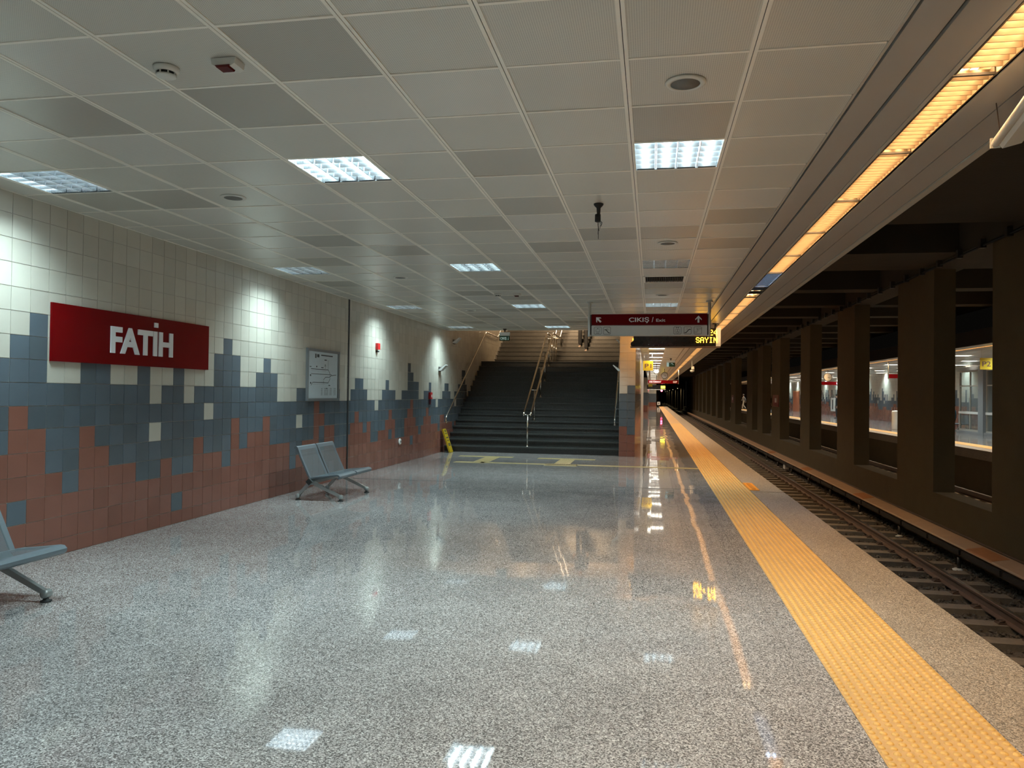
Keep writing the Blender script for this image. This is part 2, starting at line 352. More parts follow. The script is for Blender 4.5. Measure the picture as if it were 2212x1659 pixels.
def skyline(rng):
    s_ = rng.choice([5, 5, 6, 6, 7, 7, 8, 9]); return (s_, rng.choice([1, 2, 2, 3, 3, 4]))
def tiled(name, x, cols, zmax, sgn, mats, g=.0026, th=.004):
    """cols: list of (y0,y1,st,tt,ov); wall plane x, facing sgn; one mesh, each tile raised from the grout"""
    b_ = MB()
    ylo, yhi = cols[0][0], cols[-1][1]
    b_.box(min(x, x-sgn*.15), ylo, -.02, max(x, x-sgn*.15), yhi, zmax+.02, 6)
    for (y0, y1, st, tt, ov) in cols:
        j = -1
        while True:
            z0 = .145+.2*j; z1 = z0+.2
            if j == -1: z0 = 0.0
            if z0 >= zmax: break
            z1 = min(z1, zmax)
            k = 0 if j > st else (2 if j <= tt else 1)
            if j in ov: k = ov[j]
            mi = k*2+(1 if rs.random() < .35 else 0)
            dx = sgn*(th+rs.random()*.0008)
            xa = x+dx
            a, b1, c, d = (xa, y0+g, z0+g), (xa, y1-g, z0+g), (xa, y1-g, z1-g), (xa, y0+g, z1-g)
            b_.quad(*( (a, b1, c, d) if sgn > 0 else (d, c, b1, a)), mi)
            e = (x, y0+g, z0+g), (x, y1-g, z0+g), (x, y1-g, z1-g), (x, y0+g, z1-g)
            b_.quad(e[0], e[1], b1, a, mi); b_.quad(e[2], e[3], d, c, mi); b_.quad(e[3], e[0], a, d, mi); b_.quad(e[1], e[2], c, b1, mi)
            j += 1
    return b_.build(name, mats, fixn=False)
TM = [M['cream'], M['cream2'], M['slate'], M['slate2'], M['terra'], M['terra2'], M['grout']]
cols = []
for k in range(-58, 36):
    y0 = 5.463+.2*k; y1 = min(y0+.2, 12.60)
    st, tt = PK.get(k, None) or skyline(rs)
    cols.append((y0, y1, st, tt, {j: v for (kk, j), v in OK.items() if kk == k}))
struct(tiled('wall_left', XW, cols, ZC, 1, TM))
cols = []
for k in range(-1, 32):
    y0 = max(12.64, 12.74+.2*k); y1 = 12.74+.2*(k+1)
    if y1 > 19.05: y1 = 19.0
    if y0 >= 19: break
    cols.append((y0, y1, *PM[k], {j: v for (kk, j), v in OM.items() if kk == k}))
struct(tiled('wall_left_far', XW, cols, ZC, 1, TM))
cols = []
for k in range(31, 122):
    y0 = max(19.0, 12.74+.2*k); y1 = 12.74+.2*(k+1)
    st, tt = PM.get(k, (5, 2)) if k < 43 else (4, 2)
    cols.append((y0, y1, st, tt, {j: v for (kk, j), v in OM.items() if kk == k}))
struct(tiled('wall_stair_left', XW, cols, 7.4, 1, TM))
struct(MB().box(XW-.1, 12.592, 0, XW+.012, 12.648, ZC).build('trim_3', M['black']))      # expansion joint
# stair side wall and its glossy platform face
XP0, XP1 = -.78, -.40
TG = [M['gcream'], M['gcream'], M['gslate'], M['gslate'], M['gterra'], M['gterra'], M['groutd']]
cols = [(18.8+.2*k, 18.8+.2*(k+1), 6+((k*7) % 3 == 0), 3-(k % 2), {}) for k in range(0, 49)]
struct(tiled('wall_platform_side', XP1-.006, cols, ZC, 1, TG, th=.009))
cols = [(18.8+.2*k, 18.8+.2*(k+1), 5, 2, {}) for k in range(0, 91)]
struct(tiled('wall_stair_right', XP0+.006, cols, 7.4, -1, TM, th=.009))
# the wall's end face, two tiles wide (a tiled pillar end)
b_ = MB(); b_.box(XP0, 18.80, 0, XP1, 28.6, ZC, 6); b_.box(XP0+.15, 19.3, 0, XP1-.0, 37, 7.4, 6)
zs = [0]+[.135+.2*i for i in range(0, 15)]
for ci, (xa, xb) in enumerate(((XP0, (XP0+XP1)/2), ((XP0+XP1)/2, XP1))):
    for r_ in range(len(zs)):
        z0 = zs[r_]; z1 = zs[r_+1] if r_+1 < len(zs) else ZC
        if z0 > ZC: break
        k = 0
        lim_s = 1.53 if ci == 0 else 1.73; lim_t = .73 if ci == 0 else .53
        if z0 < lim_s: k = 1
        if z0 < lim_t: k = 2
        g = .0025
        b_.box(xa+g, 18.792, z0+g, xb-g, 18.81, min(z1, ZC)-g, k*2)
struct(b_.build('wall_pillar_end', TM))
# rooms' remaining walls
struct(MB().box(XW-.15, YB-.15, 0, 1.2, YB, 3.6).build('wall_back', M['cream2']))
struct(MB().box(-5.4, 37.0, 4.5, -.2, 37.15, 7.6).build('wall_stair_top', noise_mat('stair_top_plaster', (.72, .62, .52), .7)))
struct(MB().box(XW-.15, 19.0, ZC, XP1, 19.2, 7.4).build('wall_stair_header', M['tbar']))
struct(MB().box(XW-.15, 19.0, 7.4, -.2, 37.1, 7.5).build('ceiling_stairwell', M['tbar']))
struct(MB().box(-5.4, 30.2, 0, XP1, 30.35, ZC).build('wall_behind_stairs', M['cream2']))
# blocks at the far end of the platform
def block(name, x0, x1, y0, y1, s_, t_, x2=None):
    b_ = MB(); b_.box(x0, y0, 0, x1, y1, t_, 2); b_.box(x0, y0, t_, x1, y1, s_, 1); b_.box(x0, y0, s_, x1, y1, ZC, 0)
    return struct(b_.build(name, [M['cream'], M['slate'], M['terra']]))
block('wall_far_block', -5.2, -.36, 70, 106, 1.75, .6)
block('wall_far_end', -.5, .60, 106.5, 109, 1.75, .55)

# --- ceiling
X0, DX, Y0, DY = -1.946, .60, 3.08, .619
LIGHTS = {(c, r) for c in (-5, -1, 3) for r in (-11, -4, 3, 10, 17, 24)}
VENTS = {(3, 12), (3, 41)}
for r in range(38, 170, 5): LIGHTS.add((3, r))
SPK = {(3, 1), (3, 8), (3, 15), (-3, 4), (-3, 11), (-3, 18)}
SHADED = {(0, 0), (-1, 1), (-3, 1), (-5, 4), (-4, 4), (3, 2), (1, 3), (1, 5), (2, 7), (4, 6), (-2, 8), (-3, 7), (0, 6), (1, 8), (-4, 9), (3, 7), (3, 13), (-1, 13), (0, 13), (-5, 12), (-2, 14), (-3, 15), (-4, 16), (-2, 18), (-1, 15), (4, 8), (4, 14), (3, 18), (4, 17), (1, 20), (-1, 18), (-3, 20), (0, 22), (2, 19)}  # cells whose tilt-dimmed look is painted with the darker panel colour
def ceiling(name, xs, r0, r1, yend, flip=None):
    """xs: list of (c, xa, xb). Panels with small warps, visible bars."""
    b_ = MB(); rg = random.Random(11)
    for r in range(r0, r1):
        ya = Y0+DY*r; yb = min(ya+DY, yend)
        if ya >= yend-.05: break
        for (c, xa, xb) in xs:
            if (c, r) in LIGHTS or (c, r) in VENTS: continue
            dk = (c, r) in SHADED or (r > 20 and rg.random() < .18)
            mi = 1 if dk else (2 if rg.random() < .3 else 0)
            h = [rg.uniform(-.0022, .0022) for _ in range(4)]; zt = ZC+.003
            g = .012
            n = 1 if r > 26 else 3
            if flip: A, B = flip-xa-g, flip-xb+g
            else: A, B = xa+g, xb-g
            bow = rg.uniform(-.003, .004)
            for i in range(n):
                for j in range(n):
                    def P(u, v):
                        z = zt+h[0]*(1-u)*(1-v)+h[1]*u*(1-v)+h[2]*u*v+h[3]*(1-u)*v-bow*4*u*(1-u)*4*v*(1-v)
                        return (A+(B-A)*u, ya+.008+(yb-ya-.016)*v, z)
                    q = [P(i/n, j/n), P(i/n, (j+1)/n), P((i+1)/n, (j+1)/n), P((i+1)/n, j/n)]
                    if flip: q = q[::-1]
                    b_.quad(*q, mi); b_.sm[-1] = True
    def X(x): return flip-x if flip else x
    def bx(xa, ya, za, xb, yb, zb, mi):
        a, b1 = sorted((X(xa), X(xb))); b_.box(a, ya, za, b1, yb, zb, mi)
    xl = xs[0][1]; xr = xs[-1][2]; ylo = Y0+DY*r0
    for (c, xa, xb) in xs:                      # runners: two flanges with a dark groove
        bx(xa-.020, ylo, ZC-.001, xa-.002, yend, ZC+.02, 3); bx(xa+.002, ylo, ZC-.001, xa+.020, yend, ZC+.02, 3)
        bx(xa-.002, ylo, ZC+.003, xa+.002, yend, ZC+.02, 4)
    for r in range(r0, r1+1):
        y = Y0+DY*r
        if y > yend: break
        for (c, xa, xb) in xs:
            bx(xa+.0205, y-.009, ZC-.001, xb-.0205, y+.009, ZC+.02, 3)
    # backing above, with openings under the light boxes left out
    a, b1 = sorted((X(xl), X(xr)))
    b_.box(a, ylo, ZC+.14, b1, yend, ZC+.3, 4)
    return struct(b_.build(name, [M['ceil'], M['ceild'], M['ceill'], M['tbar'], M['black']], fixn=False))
xs_all = [(-6, XW, X0-3.0)]+[(c, X0+DX*c, X0+DX*(c+1)) for c in range(-5, 5)]
xs_r = [(3, X0+DX*3, X0+DX*4), (4, X0+DX*4, X0+DX*5)]
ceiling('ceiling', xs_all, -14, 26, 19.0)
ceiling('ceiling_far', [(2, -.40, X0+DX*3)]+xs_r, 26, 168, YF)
XG = X0+DX*5   # 1.054
struct(MB().box(XW, 18.96, ZC-.002, XP1, 19.02, ZC+.14).build('trim_4', M['tbar']))
def edge_planks(name, flip=None, y0=YB, y1=YF):
    b_ = MB()
    def bx(xa, za, xb, zb, mi):
        a, b1 = (flip-xb, flip-xa) if flip else (xa, xb); b_.box(a, y0, za, b1, y1, zb, mi)
    bx(XG-.012, ZC-.004, XG+.002, ZC+.02, 2)
    bx(XG+.018, ZC-.002, 1.236, ZC+.02, 0); bx(1.256, ZC-.002, 1.435, ZC+.02, 0); bx(1.437, ZC-.006, 1.462, ZC+.02, 2)
    bx(1.682, ZC-.006, 1.70, ZC+.02, 2); bx(1.702, ZC-.002, 1.868, ZC+.02, 0); bx(1.876, ZC-.002, 2.055, ZC+.02, 0)
    bx(2.06, ZC-.014, 2.118, ZC+.0, 2); bx(2.105, ZC+.0, 2.118, ZC+.45, 3)
    bx(XG-.01, ZC+.021, 1.45, ZC+.05, 3); bx(1.70, ZC+.021, 2.105, ZC+.05, 3)
    bx(XG, ZC+.15, 2.105, ZC+.45, 3)
    bx(1.450, ZC-.0, 1.462, ZC+.15, 4); bx(1.682, ZC, 1.694, ZC+.15, 4)
    # butt joints of the planks
    return struct(b_.build(name, [M['plank'], M['plank'], M['lip'], M['black'], M['reflw']]))
edge_planks('ceiling_edge_planks')
# track hall soffit: slab, cross beams, edge beam over the columns
SZ = 4.12
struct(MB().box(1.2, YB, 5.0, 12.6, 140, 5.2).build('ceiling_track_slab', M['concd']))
b_ = MB()
bl = [(-4, 1.5), (2, 2), (8, 4.5), (15, 1.95), (19.9, .6)]+[(23.3+3.18*i, .6) for i in range(36)]
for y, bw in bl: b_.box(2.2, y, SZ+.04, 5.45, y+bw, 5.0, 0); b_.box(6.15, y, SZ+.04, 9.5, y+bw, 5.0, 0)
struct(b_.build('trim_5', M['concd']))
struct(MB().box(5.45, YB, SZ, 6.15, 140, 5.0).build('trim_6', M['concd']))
struct(MB().box(5.6, YB, TZ, 6.0, 140, -.38).build('wall_parapet', M['conc']))
struct(MB().box(5.28, YB, TZ, 5.6, 140, -.98).build('trim_7', M['conc']))
# opposite platform
f = MB(); f.box(XR+.52, YB, -.25, XW2+.2, YF, 0)
struct(f.build('floor_opposite', M['floor2']))
struct(MB().box(XR, YB, -.28, XR+.52, YF, 0).build('floor_opposite_edge', M['edge']))
struct(MB().box(XR+.15, YB, TZ, XR+.9, YF, -.25).build('wall_opposite_edge', M['conc']))
cols = []
rs2 = random.Random(21); k = 0; yy = -4.0; tb = 3
while yy < 106:
    if rs2.random() < .5: tb = max(2, min(4, tb+rs2.choice([-1, 1])))
    st = rs2.choice([5, 5, 5, 6, 6, 7, 8, 9]); tt = tb
    cols.append((yy, yy+.2, st, tt, ({tt+2: 0} if rs2.random() < .06 else {}))); yy += .2
struct(tiled('wall_right', XW2, cols, ZC, -1, TM[:6]+[M['groutd']], .0015, .001))
FL = 11.6
LIGHTS_keep = set(LIGHTS)
def ceil2():
    b_ = MB(); rg = random.Random(5)
    for r in range(-10, 168):
        ya = Y0+DY*r
        for i in range(7):
            xa = 10.55+.6214*i
            if i in (1, 4, 6) and (r % 7) == 3: continue
            b_.box(xa+.008, ya+.006, ZC+.004, xa+.613, ya+DY-.006, ZC+.02, 1 if rg.random() < .2 else 0)
    b_.box(10.52, YB, ZC+.021, XW2+.1, YF, ZC+.04, 2)
    return struct(b_.build('ceiling_opposite', [M['ceill'], M['ceil'], M['tbar']]))
ceil2()
edge_planks('ceiling_opposite_planks', flip=FL)
struct(MB().box(9.0, 107, TZ, 15.1, 107.3, 5).build('wall_far_opposite', M['concd']))
struct(MB().box(1.9, YB-.3, TZ, 15.1, YB-.1, 5).build('wall_back_track', M['concd']))

# ================================================================== LIGHT FITTINGS
def panel_light(lit=1.0):
    root = empty('ceiling_light', (0, 0, 0))
    W_, D_ = DX-.03, DY-.02
    h = MB()
    h.box(-W_/2, -D_/2, .0, -W_/2+.006, D_/2, .10); h.box(W_/2-.006, -D_/2, .0, W_/2, D_/2, .10)
    h.box(-W_/2, -D_/2, 0, W_/2, -D_/2+.006, .10); h.box(-W_/2, D_/2-.006, 0, W_/2, D_/2, .10); h.box(-W_/2, -D_/2, .10, W_/2, D_/2, .106)
    h.build('housing', M['reflector'], root)
    for i in range(4):
        x = -W_/2+W_*(i+.5)/4
        MB().tube([(x, -D_/2+.03, .065), (x, D_/2-.03, .065)], .013, 8).build('tube', M['tubec'] if lit > .5 else M['tubed'], root)
    l = MB()
    for i in range(1, 4):
        x = -W_/2+W_*i/4; l.prism([(x-.007, .045), (x+.007, .045), (x+.002, .0), (x-.002, .0)], 'y', -D_/2+.006, D_/2-.006)
    for j in range(0, 6):
        y = -D_/2+.02+(D_-.04)*(j)/5
        for i in range(4):
            xa = -W_/2+W_*i/4+.008; xb = xa+W_/4-.016
            l.prism([(y-.006, .04), (y+.006, .04), (y+.0015, .004), (y-.0015, .004)], 'x', xa, xb)
    l.build('louver', M['louver'], root)
    return root
P = {}
def tree_of(o):
    d = {}
    def rec(q):
        ch = [c for c in bpy.data.objects if c.parent == q]; d[q.name] = ch
        for c in ch: rec(c)
    rec(o); return d
proto = panel_light(); tp = tree_of(proto)
protod = panel_light(0.); tpd = tree_of(protod)
used = {'a': False, 'b': False}
rowname = {-11: None, -4: None, 3: 'nearest', 10: 'second nearest', 17: 'third', 24: 'fourth, by the stairs,'}
colname = {-5: 'row along the tiled wall', -1: 'middle row', 3: 'row nearest the platform edge'}
def near_panel(c, r, x, y):
    dim = (c, r) in ((3, 10), (3, 24))
    half = (c, r) in ((3, 17),)
    if dim:
        o = copy_tree(protod, None, tpd) if used['b'] else protod; used['b'] = True
    elif not used['a']:
        o = proto; used['a'] = True
    else: o = copy_tree(proto, None, tp)
    o.location = (x, y, ZC)
    if r in rowname and rowname[r]:
        lab = f'square louvred ceiling light, {rowname[r]} of the {colname[c]}'
        if dim: lab = 'unlit square louvred ceiling light '+('above the air vent, row nearest the platform edge' if r == 10 else 'hidden behind the amber display by the pillar')
    else: lab = f'square louvred ceiling light behind the camera, {"nearer" if r == -4 else "farther"} one of the {colname[c]}'
    tag(o, lab, 'ceiling light', 'square ceiling lights over the hall')
    if not dim:
        pw = P_PANEL*(.55 if half else 1)*({-5: .66, -1: 1.25, 3: 1.1}[c])
        [area('tube_lamp', (-(DX-.03)/2+(DX-.03)*(i+.5)/4, 0, .051), .03, .52, pw/4, COOL, 124 if c == -5 else 150, o) for i in range(4)]
for (c, r) in sorted(LIGHTS, key=lambda q: (abs(q[1]-3), q[0])):
    x = X0+DX*(c+.5); y = Y0+DY*(r+.5)
    if r <= 24 and y > YB+.3: near_panel(c, r, x, y)
# far corridor panels (few pixels tall): housing + diffuser strip only
def far_panel():
    root = empty('far_ceiling_light', (0, 0, 0))
    MB().box(-.28, -.29, .03, .28, .29, .10).build('housing', M['reflector'], root)
    d = MB()
    for i in range(4): d.box(-.26+.135*i, -.27, .012, -.26+.135*i+.115, .27, .03)
    d.build('diffuser', emit_mat('far_diffuser', (1.0, .93, .80), 2.6), root)
    return root
fp = far_panel(); tf = tree_of(fp); first = True
n_ = 0
for (c, r) in sorted(LIGHTS, key=lambda q: q[1]):
    if r < 30: continue
    o = fp if first else copy_tree(fp, None, tf); first = False
    o.location = (X0+DX*3.5, Y0+DY*(r+.5), ZC)
    nm = f'{ORD[n_]} ceiling light beyond the hanging exit sign' if n_ < 9 else 'small distant ceiling light far down the platform'
    tag(o, 'square '+(nm if n_ < 9 else nm+', '+ORD[(n_-9) % 20]+' of the farthest run'), 'ceiling light', 'lights down the far platform'); n_ += 1
    area('panel_lamp', (0, 0, .005), .5, .5, 13, (1.0, .93, .8), 150, o)
# strip light units
def strip_unit(L_=1.24, col='w', blades=18):
    root = empty('strip_light', (0, 0, 0))
    tm = {'w': 'tubew', 'b': 'tubeb', 'o': 'black'}[col]; lm = 'louverw' if col == 'w' else 'louver'
    h = MB(); h.box(-.105, 0, .10, .105, L_, .11); h.box(-.105, 0, .02, -.100, L_, .10); h.box(.100, 0, .02, .105, L_, .10)
    h.build('reflector', M['reflw'] if col == 'w' else M['reflector'], root)
    if col != 'o':
        MB().tube([(-.035, .02, .075), (-.035, L_-.02, .075)], .013, 8).build('tube', M[tm], root)
        MB().tube([(.04, .02, .075), (.04, L_-.02, .075)], .013, 8).build('tube', M[tm], root)
    l = MB()
    for j in range(1, blades):
        y = L_*j/blades; l.prism([(y-.010, .052), (y+.010, .052), (y+.0025, .004), (y-.0025, .004)], 'x', -.1, .1)
    l.box(-.1, 0, .0, -.092, L_, .05); l.box(.092, 0, 0, .1, L_, .05)
    l.build('louver', M[lm] if col != 'o' else M['darks'], root)
    MB().box(-.104, -.008, -.001, .104, .008, .012).build('end_plate', M['darks'], root)
    return root
SX = 1.572
su = strip_unit(); ts = tree_of(su); sb_ = strip_unit(col='b', blades=14); so = strip_unit(L_=1.24, col='o', blades=3)
sf = strip_unit(L_=4.96, blades=24); tsf = tree_of(sf)
y = 4.15-1.26*5; first = True; idx = 0; firstf = True
def strip_label(y):
    if y < 2.5: return f'warm strip light unit, {ORD[int(round((2.89-y)/1.26))-1]} one behind the upper right corner'
    if y < 3.2: return 'warm louvred strip light unit at the upper right corner of the frame'
    k = int(round((y-4.15)/1.26)); return f'warm louvred strip light unit, {ORD[max(0, k)]} from the corner along the platform edge' if k < 20 else 'warm strip light unit far down the platform edge'
while y < YF-5:
    if y < 26:
        k = int(round((y-4.15)/1.26))
        if k == 5: o = sb_; tag(o, 'blue-white lit strip light unit among the warm ones', 'strip light', 'strip lights along the platform edge'); pw, cc = .6*P_WARM, BLUE
        elif k == 6: o = so; tag(o, 'dark unlit strip light unit beside the blue-white one', 'strip light', 'strip lights along the platform edge'); pw = 0
        else:
            o = su if first else copy_tree(su, None, ts); first = False; pw, cc = P_WARM, WARM
            tag(o, strip_label(y), 'strip light', 'strip lights along the platform edge')
        o.location = (SX, y, ZC)
        if pw: [area('strip_lamp', (xx, .62, .061), .026, 1.18, pw*.66, cc, 140, o) for xx in (-.035, .04)]
        y += 1.26
    else:
        o = sf if firstf else copy_tree(sf, None, tsf); firstf = False
        o.location = (SX, y, ZC); tag(o, f'long warm strip light over the near platform edge, {ORD[min(19, int((y-25)//4.99))]} beyond the short units', 'strip light', 'strip lights along the platform edge')
        area('strip_lamp', (0, 2.5, .09), .14, 4.8, P_WARM*5, WARM, 142, o); y += 4.99
# opposite side strips and panels
y = 4.0; n_ = 0
while y < YF-5:
    o = copy_tree(sf, None, tsf)
    for ch in kids(o):
        if ch.type == 'LIGHT': bpy.data.objects.remove(ch)
    o.location = (FL-SX, y, ZC); tag(o, f'long warm strip light over the opposite platform edge, {ORD[min(19, n_)]} from the near end', 'strip light', 'strip lights over the opposite platform')
    area('strip_lamp', (0, 2.5, .09), .14, 4.8, P_WARM*5, WARM, 142, o); y += 4.99; n_ += 1
for r in range(10, 150, 7):
    for i in (1, 4, 6):
        y = Y0+DY*(r+.5)
        o = copy_tree(fp, None, tf); o.location = (10.55+.6214*(i+.5), y, ZC)
        tag(o, 'square ceiling light of the opposite platform, '+ORD[(r-10)//7]+' from the near end in the '+{1: 'track-side', 4: 'middle', 6: 'wall-side'}[i]+' row', 'ceiling light', 'ceiling lights of the opposite platform')
        if i != 4: area('panel_lamp', (0, 0, .0), .5, .5, P_PANEL*(.6 if i == 6 else 1.0), COOL, 122 if i == 6 else 140, o)
# stairwell lamps
for (x, y, p_) in ((-3.0, 31.5, .8), (-3.0, 35.0, .7)):
    o = empty('stairwell_light', (x, y, 7.4), 'ceiling light high above the upper stair landing, '+('nearer' if y < 33 else 'farther')+' of the two', 'ceiling light', 'stairwell ceiling lights')
    MB().box(-.9, -.12, -.08, .9, .12, 0).build('housing', M['reflector'], o)
    MB().box(-.85, -.09, -.095, .85, .09, -.08).build('diffuser', emit_mat('stair_diffuser', (1.0, .85, .65), 6), o)
    area('stair_lamp', (0, 0, -.11), 1.7, .18, P_STAIR*p_, STAIRC, 170, o)

o = empty('stairwell_light', (-3.0, 19.32, 5.6), 'wall light above the stairs on the back of the header', 'ceiling light')  # unseen lamp added to brighten the upper risers
MB().box(-.6, -.12, -.1, .6, 0, .1).build('housing', M['reflector'], o); area('stair_lamp', (0, .01, 0), 1.1, .15, 48, (1.0, .66, .36), 66, o, rot=(math.radians(78), 0, 0))
# ================================================================== STAIRS
RI, TR, NS = 2.5/16, .28, 16
def flight(b_, y0, z0, xa, xb):
    for i in range(NS):
        y = y0+TR*i; z = z0+RI*(i+1)
        b_.box(xa, y, z-RI if i else z0, xb, y0+TR*NS, z-.03, 0)
        b_.box(xa, y-.035, z-.03, xb, y0+TR*NS, z, 0)
b_ = MB(); xa, xb = XW+.008, XP0-.006
flight(b_, YS, 0, xa, xb); b_.box(xa, YS+TR*NS, 2.30, xb, 25.2, 2.5, 0)
flight(b_, 25.2, 2.5, xa+.0, xb); b_.box(xa, 25.2+TR*NS, 4.8, xb, 36.98, 5.0, 0)
o = b_.build('staircase', M['stair']); tag(o, 'wide dark grey granite staircase rising to a landing and on upward', 'stairs')
sk = MB()
for i in range(NS):
    sk.box(xa, 25.2+TR*i-.02, 2.5+RI*i, xa+.012, 25.2+TR*(i+1)+.05, 2.5+RI*(i+1)+.11)
sk.build('skirting', noise_mat('skirt_stone', (.38, .38, .37), .3), o)
# centre double handrail
hr = empty('stair_handrail', (-3.1, 19.16, RI), 'double stainless handrail up the middle of the stairs', 'handrail')
def rel(o, pts): return [tuple(Vector(p)-Vector(o.location)) for p in pts]
for dx in (-.09, .09):
    x = -3.1+dx
    pts = [(x, 19.10, .93), (x, 19.06, .98), (x, 19.16, 1.04), (x, 23.15, 3.30), (x, 23.32, 3.37), (x, 23.5, 3.38), (x, 25.0, 3.38), (x, 25.2, 3.42), (x, 29.3, 5.75)]
    MB().tube(rel(hr, pts), .024, 10).build('rail', M['chrome'], hr)
def post(x, y, z, top):
    q = empty  # noqa
    p = MB(); p.tube(rel(hr, [(x, y, z), (x, y, top-.06)]), .021, 10); p.lathe([(.05, 0), (.05, .012), (.022, .015)], rel(hr, [(x, y, z)])[0], 14)
    p.tube(rel(hr, [(x-.09, y, top-.02), (x-.085, y, top-.055), (x, y, top-.06), (x+.085, y, top-.055), (x+.09, y, top-.02)]), .010, 8)
    p.build('post', M['chrome'], hr)
for n in (1, 5, 9, 12, 15):
    y = YS+TR*(n-1)+.14; post(-3.1, y, RI*n, 1.04+(y-19.16)*(3.30-1.04)/(23.15-19.16))
post(-3.1, 23.75, 2.5, 3.38); post(-3.1, 24.3, 2.5, 3.38); post(-3.1, 24.85, 2.5, 3.38); post(-3.1, 25.2+TR*3+.14, 2.5+RI*4, 3.42+(.98)*.568)
# wall handrails
def wall_rail(name, x, wallx, lab, y0=18.72):
    o = empty(name, (x, y0, .8), lab, 'handrail')
    pts = [(x, y0+.05, .78), (x, y0-.0, .82), (x, y0+.05, .90), (x, 23.2, 3.36), (x, 23.4, 3.42), (x, 25.1, 3.40), (x, 25.3, 3.46), (x, 29.3, 5.75)]
    MB().tube(rel(o, pts), .022, 10).build('rail', M['chrome'], o)
    for (y, z) in ((19.3, 1.22), (20.6, 1.94), (21.9, 2.64), (23.1, 3.30), (24.0, 3.41), (24.8, 3.41), (26.4, 4.08)):
        s_ = 1 if wallx > x else -1
        MB().tube(rel(o, [(x, y, z-.02), (x, y, z-.07), (wallx, y, z-.07)]), .008, 8).build('bracket', M['chrome'], o)
    MB().lathe([(.0, -.03), (.026, -.02), (.032, 0), (.026, .02), (0, .03)], rel(o, [(x, y0+.06, .76)])[0], 14).build('end_knob', M['chrome'], o)
wall_rail('wall_handrail', -5.13, XW+.008, 'stainless handrail on the tiled wall left of the stairs')
wall_rail('wall_handrail', -.90, XP0, 'stainless handrail on the right side of the stairs by the pillar', 19.05)
# wedge wall lamps
def wedge(x, y, z, s_, lab):
    o = empty('wall_lamp', (x, y, z), lab, 'wall lamp', 'wedge-shaped wall lamps by the stairs')
    MB().prism([(0, 0), (0, .03), (s_*.17, .15), (s_*.19, .14), (s_*.06, 0)], 'y', -.11, .11).build('body', M['signgrey'], o)
    MB().box(min(0, s_*.015), -.10, -.02, max(0, s_*.015), .10, .10).build('back_plate', M['darks'], o)
wedge(XW+.008, 18.45, 2.05, 1, 'grey wedge wall lamp low on the tiled wall before the stairs')
wedge(XW+.008, 19.8, 2.83, 1, 'grey wedge wall lamp higher up beside the stair handrail')
wedge(XP0, 19.3, 2.1, -1, 'wedge wall lamp on the right stair wall behind the pillar, lower one')
wedge(XP0, 20.6, 2.85, -1, 'wedge wall lamp on the right stair wall, upper one')

# ================================================================== TACTILE PAVING
def domes(b_, xa, xb, ya, yb, pit=.05, r=.0175, h=.0062, n=10):
    nx = int(round((xb-xa)/pit)); ny = int(round((yb-ya)/pit))
    for j in range(ny):
        yc = ya+pit*(j+.5); nn = n if yc < 8 else (8 if yc < 14 else 6)
        for i in range(nx):
            xc = xa+pit*(i+.5); k = len(b_.v)
            for (rr, zz) in ((r, 0), (r*.80, h*.92)):
                b_.v += [(xc+rr*math.cos(2*PI*t/nn), yc+rr*math.sin(2*PI*t/nn), zz) for t in range(nn)]
            b_.v.append((xc, yc, h*1.05))
            for t in range(nn):
                b_.f.append((k+t, k+(t+1) % nn, k+nn+(t+1) % nn, k+nn+t)); b_.f.append((k+nn+t, k+nn+(t+1) % nn, k+2*nn)); b_.mi += [0, 0]; b_.sm += [True, True]
b_ = MB(); b_.box(.96, YB, -.003, 1.554, YF, .0, 1)
domes(b_, .957, 1.557, 2.6, 42.0)
o = b_.build('tactile_strip', [M['yellow'], M['yelbase']], fixn=False); tag(o, 'long yellow blister tactile strip along the near platform edge', 'tactile paving')
def bars(name, rects, lab, mat='yellow2'):
    b_ = MB()
    for (x0, y0, x1, y1, ribs) in rects:
        b_.box(x0, y0, 0, x1, y1, .003)
        if ribs:
            x = x0+.02
            while x < x1-.02: b_.box(x, y0+.01, .003, x+.022, y1-.01, .006); x += .05
    o = b_.build(name, M[mat]); tag(o, lab, 'tactile paving'); return o
bars('tactile_guide', [(-3.65, 16.08, .957, 16.30, False)], 'thin ochre tactile guide line leading to the platform edge')
bars('tactile_plate', [(-4.5, 17.58, -3.2, 17.84, False), (-3.84, 16.30, -3.50, 17.58, False), (-4.22, 16.02, -3.55, 16.32, False)], 'ochre tactile marking before the left half of the stairs')
bars('tactile_plate', [(-2.6, 17.50, -1.27, 17.76, True), (-2.06, 16.36, -1.72, 17.50, True), (-2.22, 15.9, -1.54, 16.36, True)], 'ribbed ochre tactile marking before the right half of the stairs')
# opposite tactile strip
o = MB().box(XR+.52, YB, .001, XR+1.1, YF, .005).build('tactile_strip', M['yellow']); tag(o, 'yellow tactile strip along the opposite platform edge', 'tactile paving')
o = empty('floor_marker', (1.63, 13.2, 0), 'small orange plate on the platform edge beside the tactile strip', 'floor marker')
MB().box(-.075, -.5, 0, .075, .5, .012).build('plate', M['orange'], o); MB().box(-.03, -.4, .012, .03, .4, .017).build('ridge', noise_mat('dark_orange', (.6, .2, .01), .5), o)

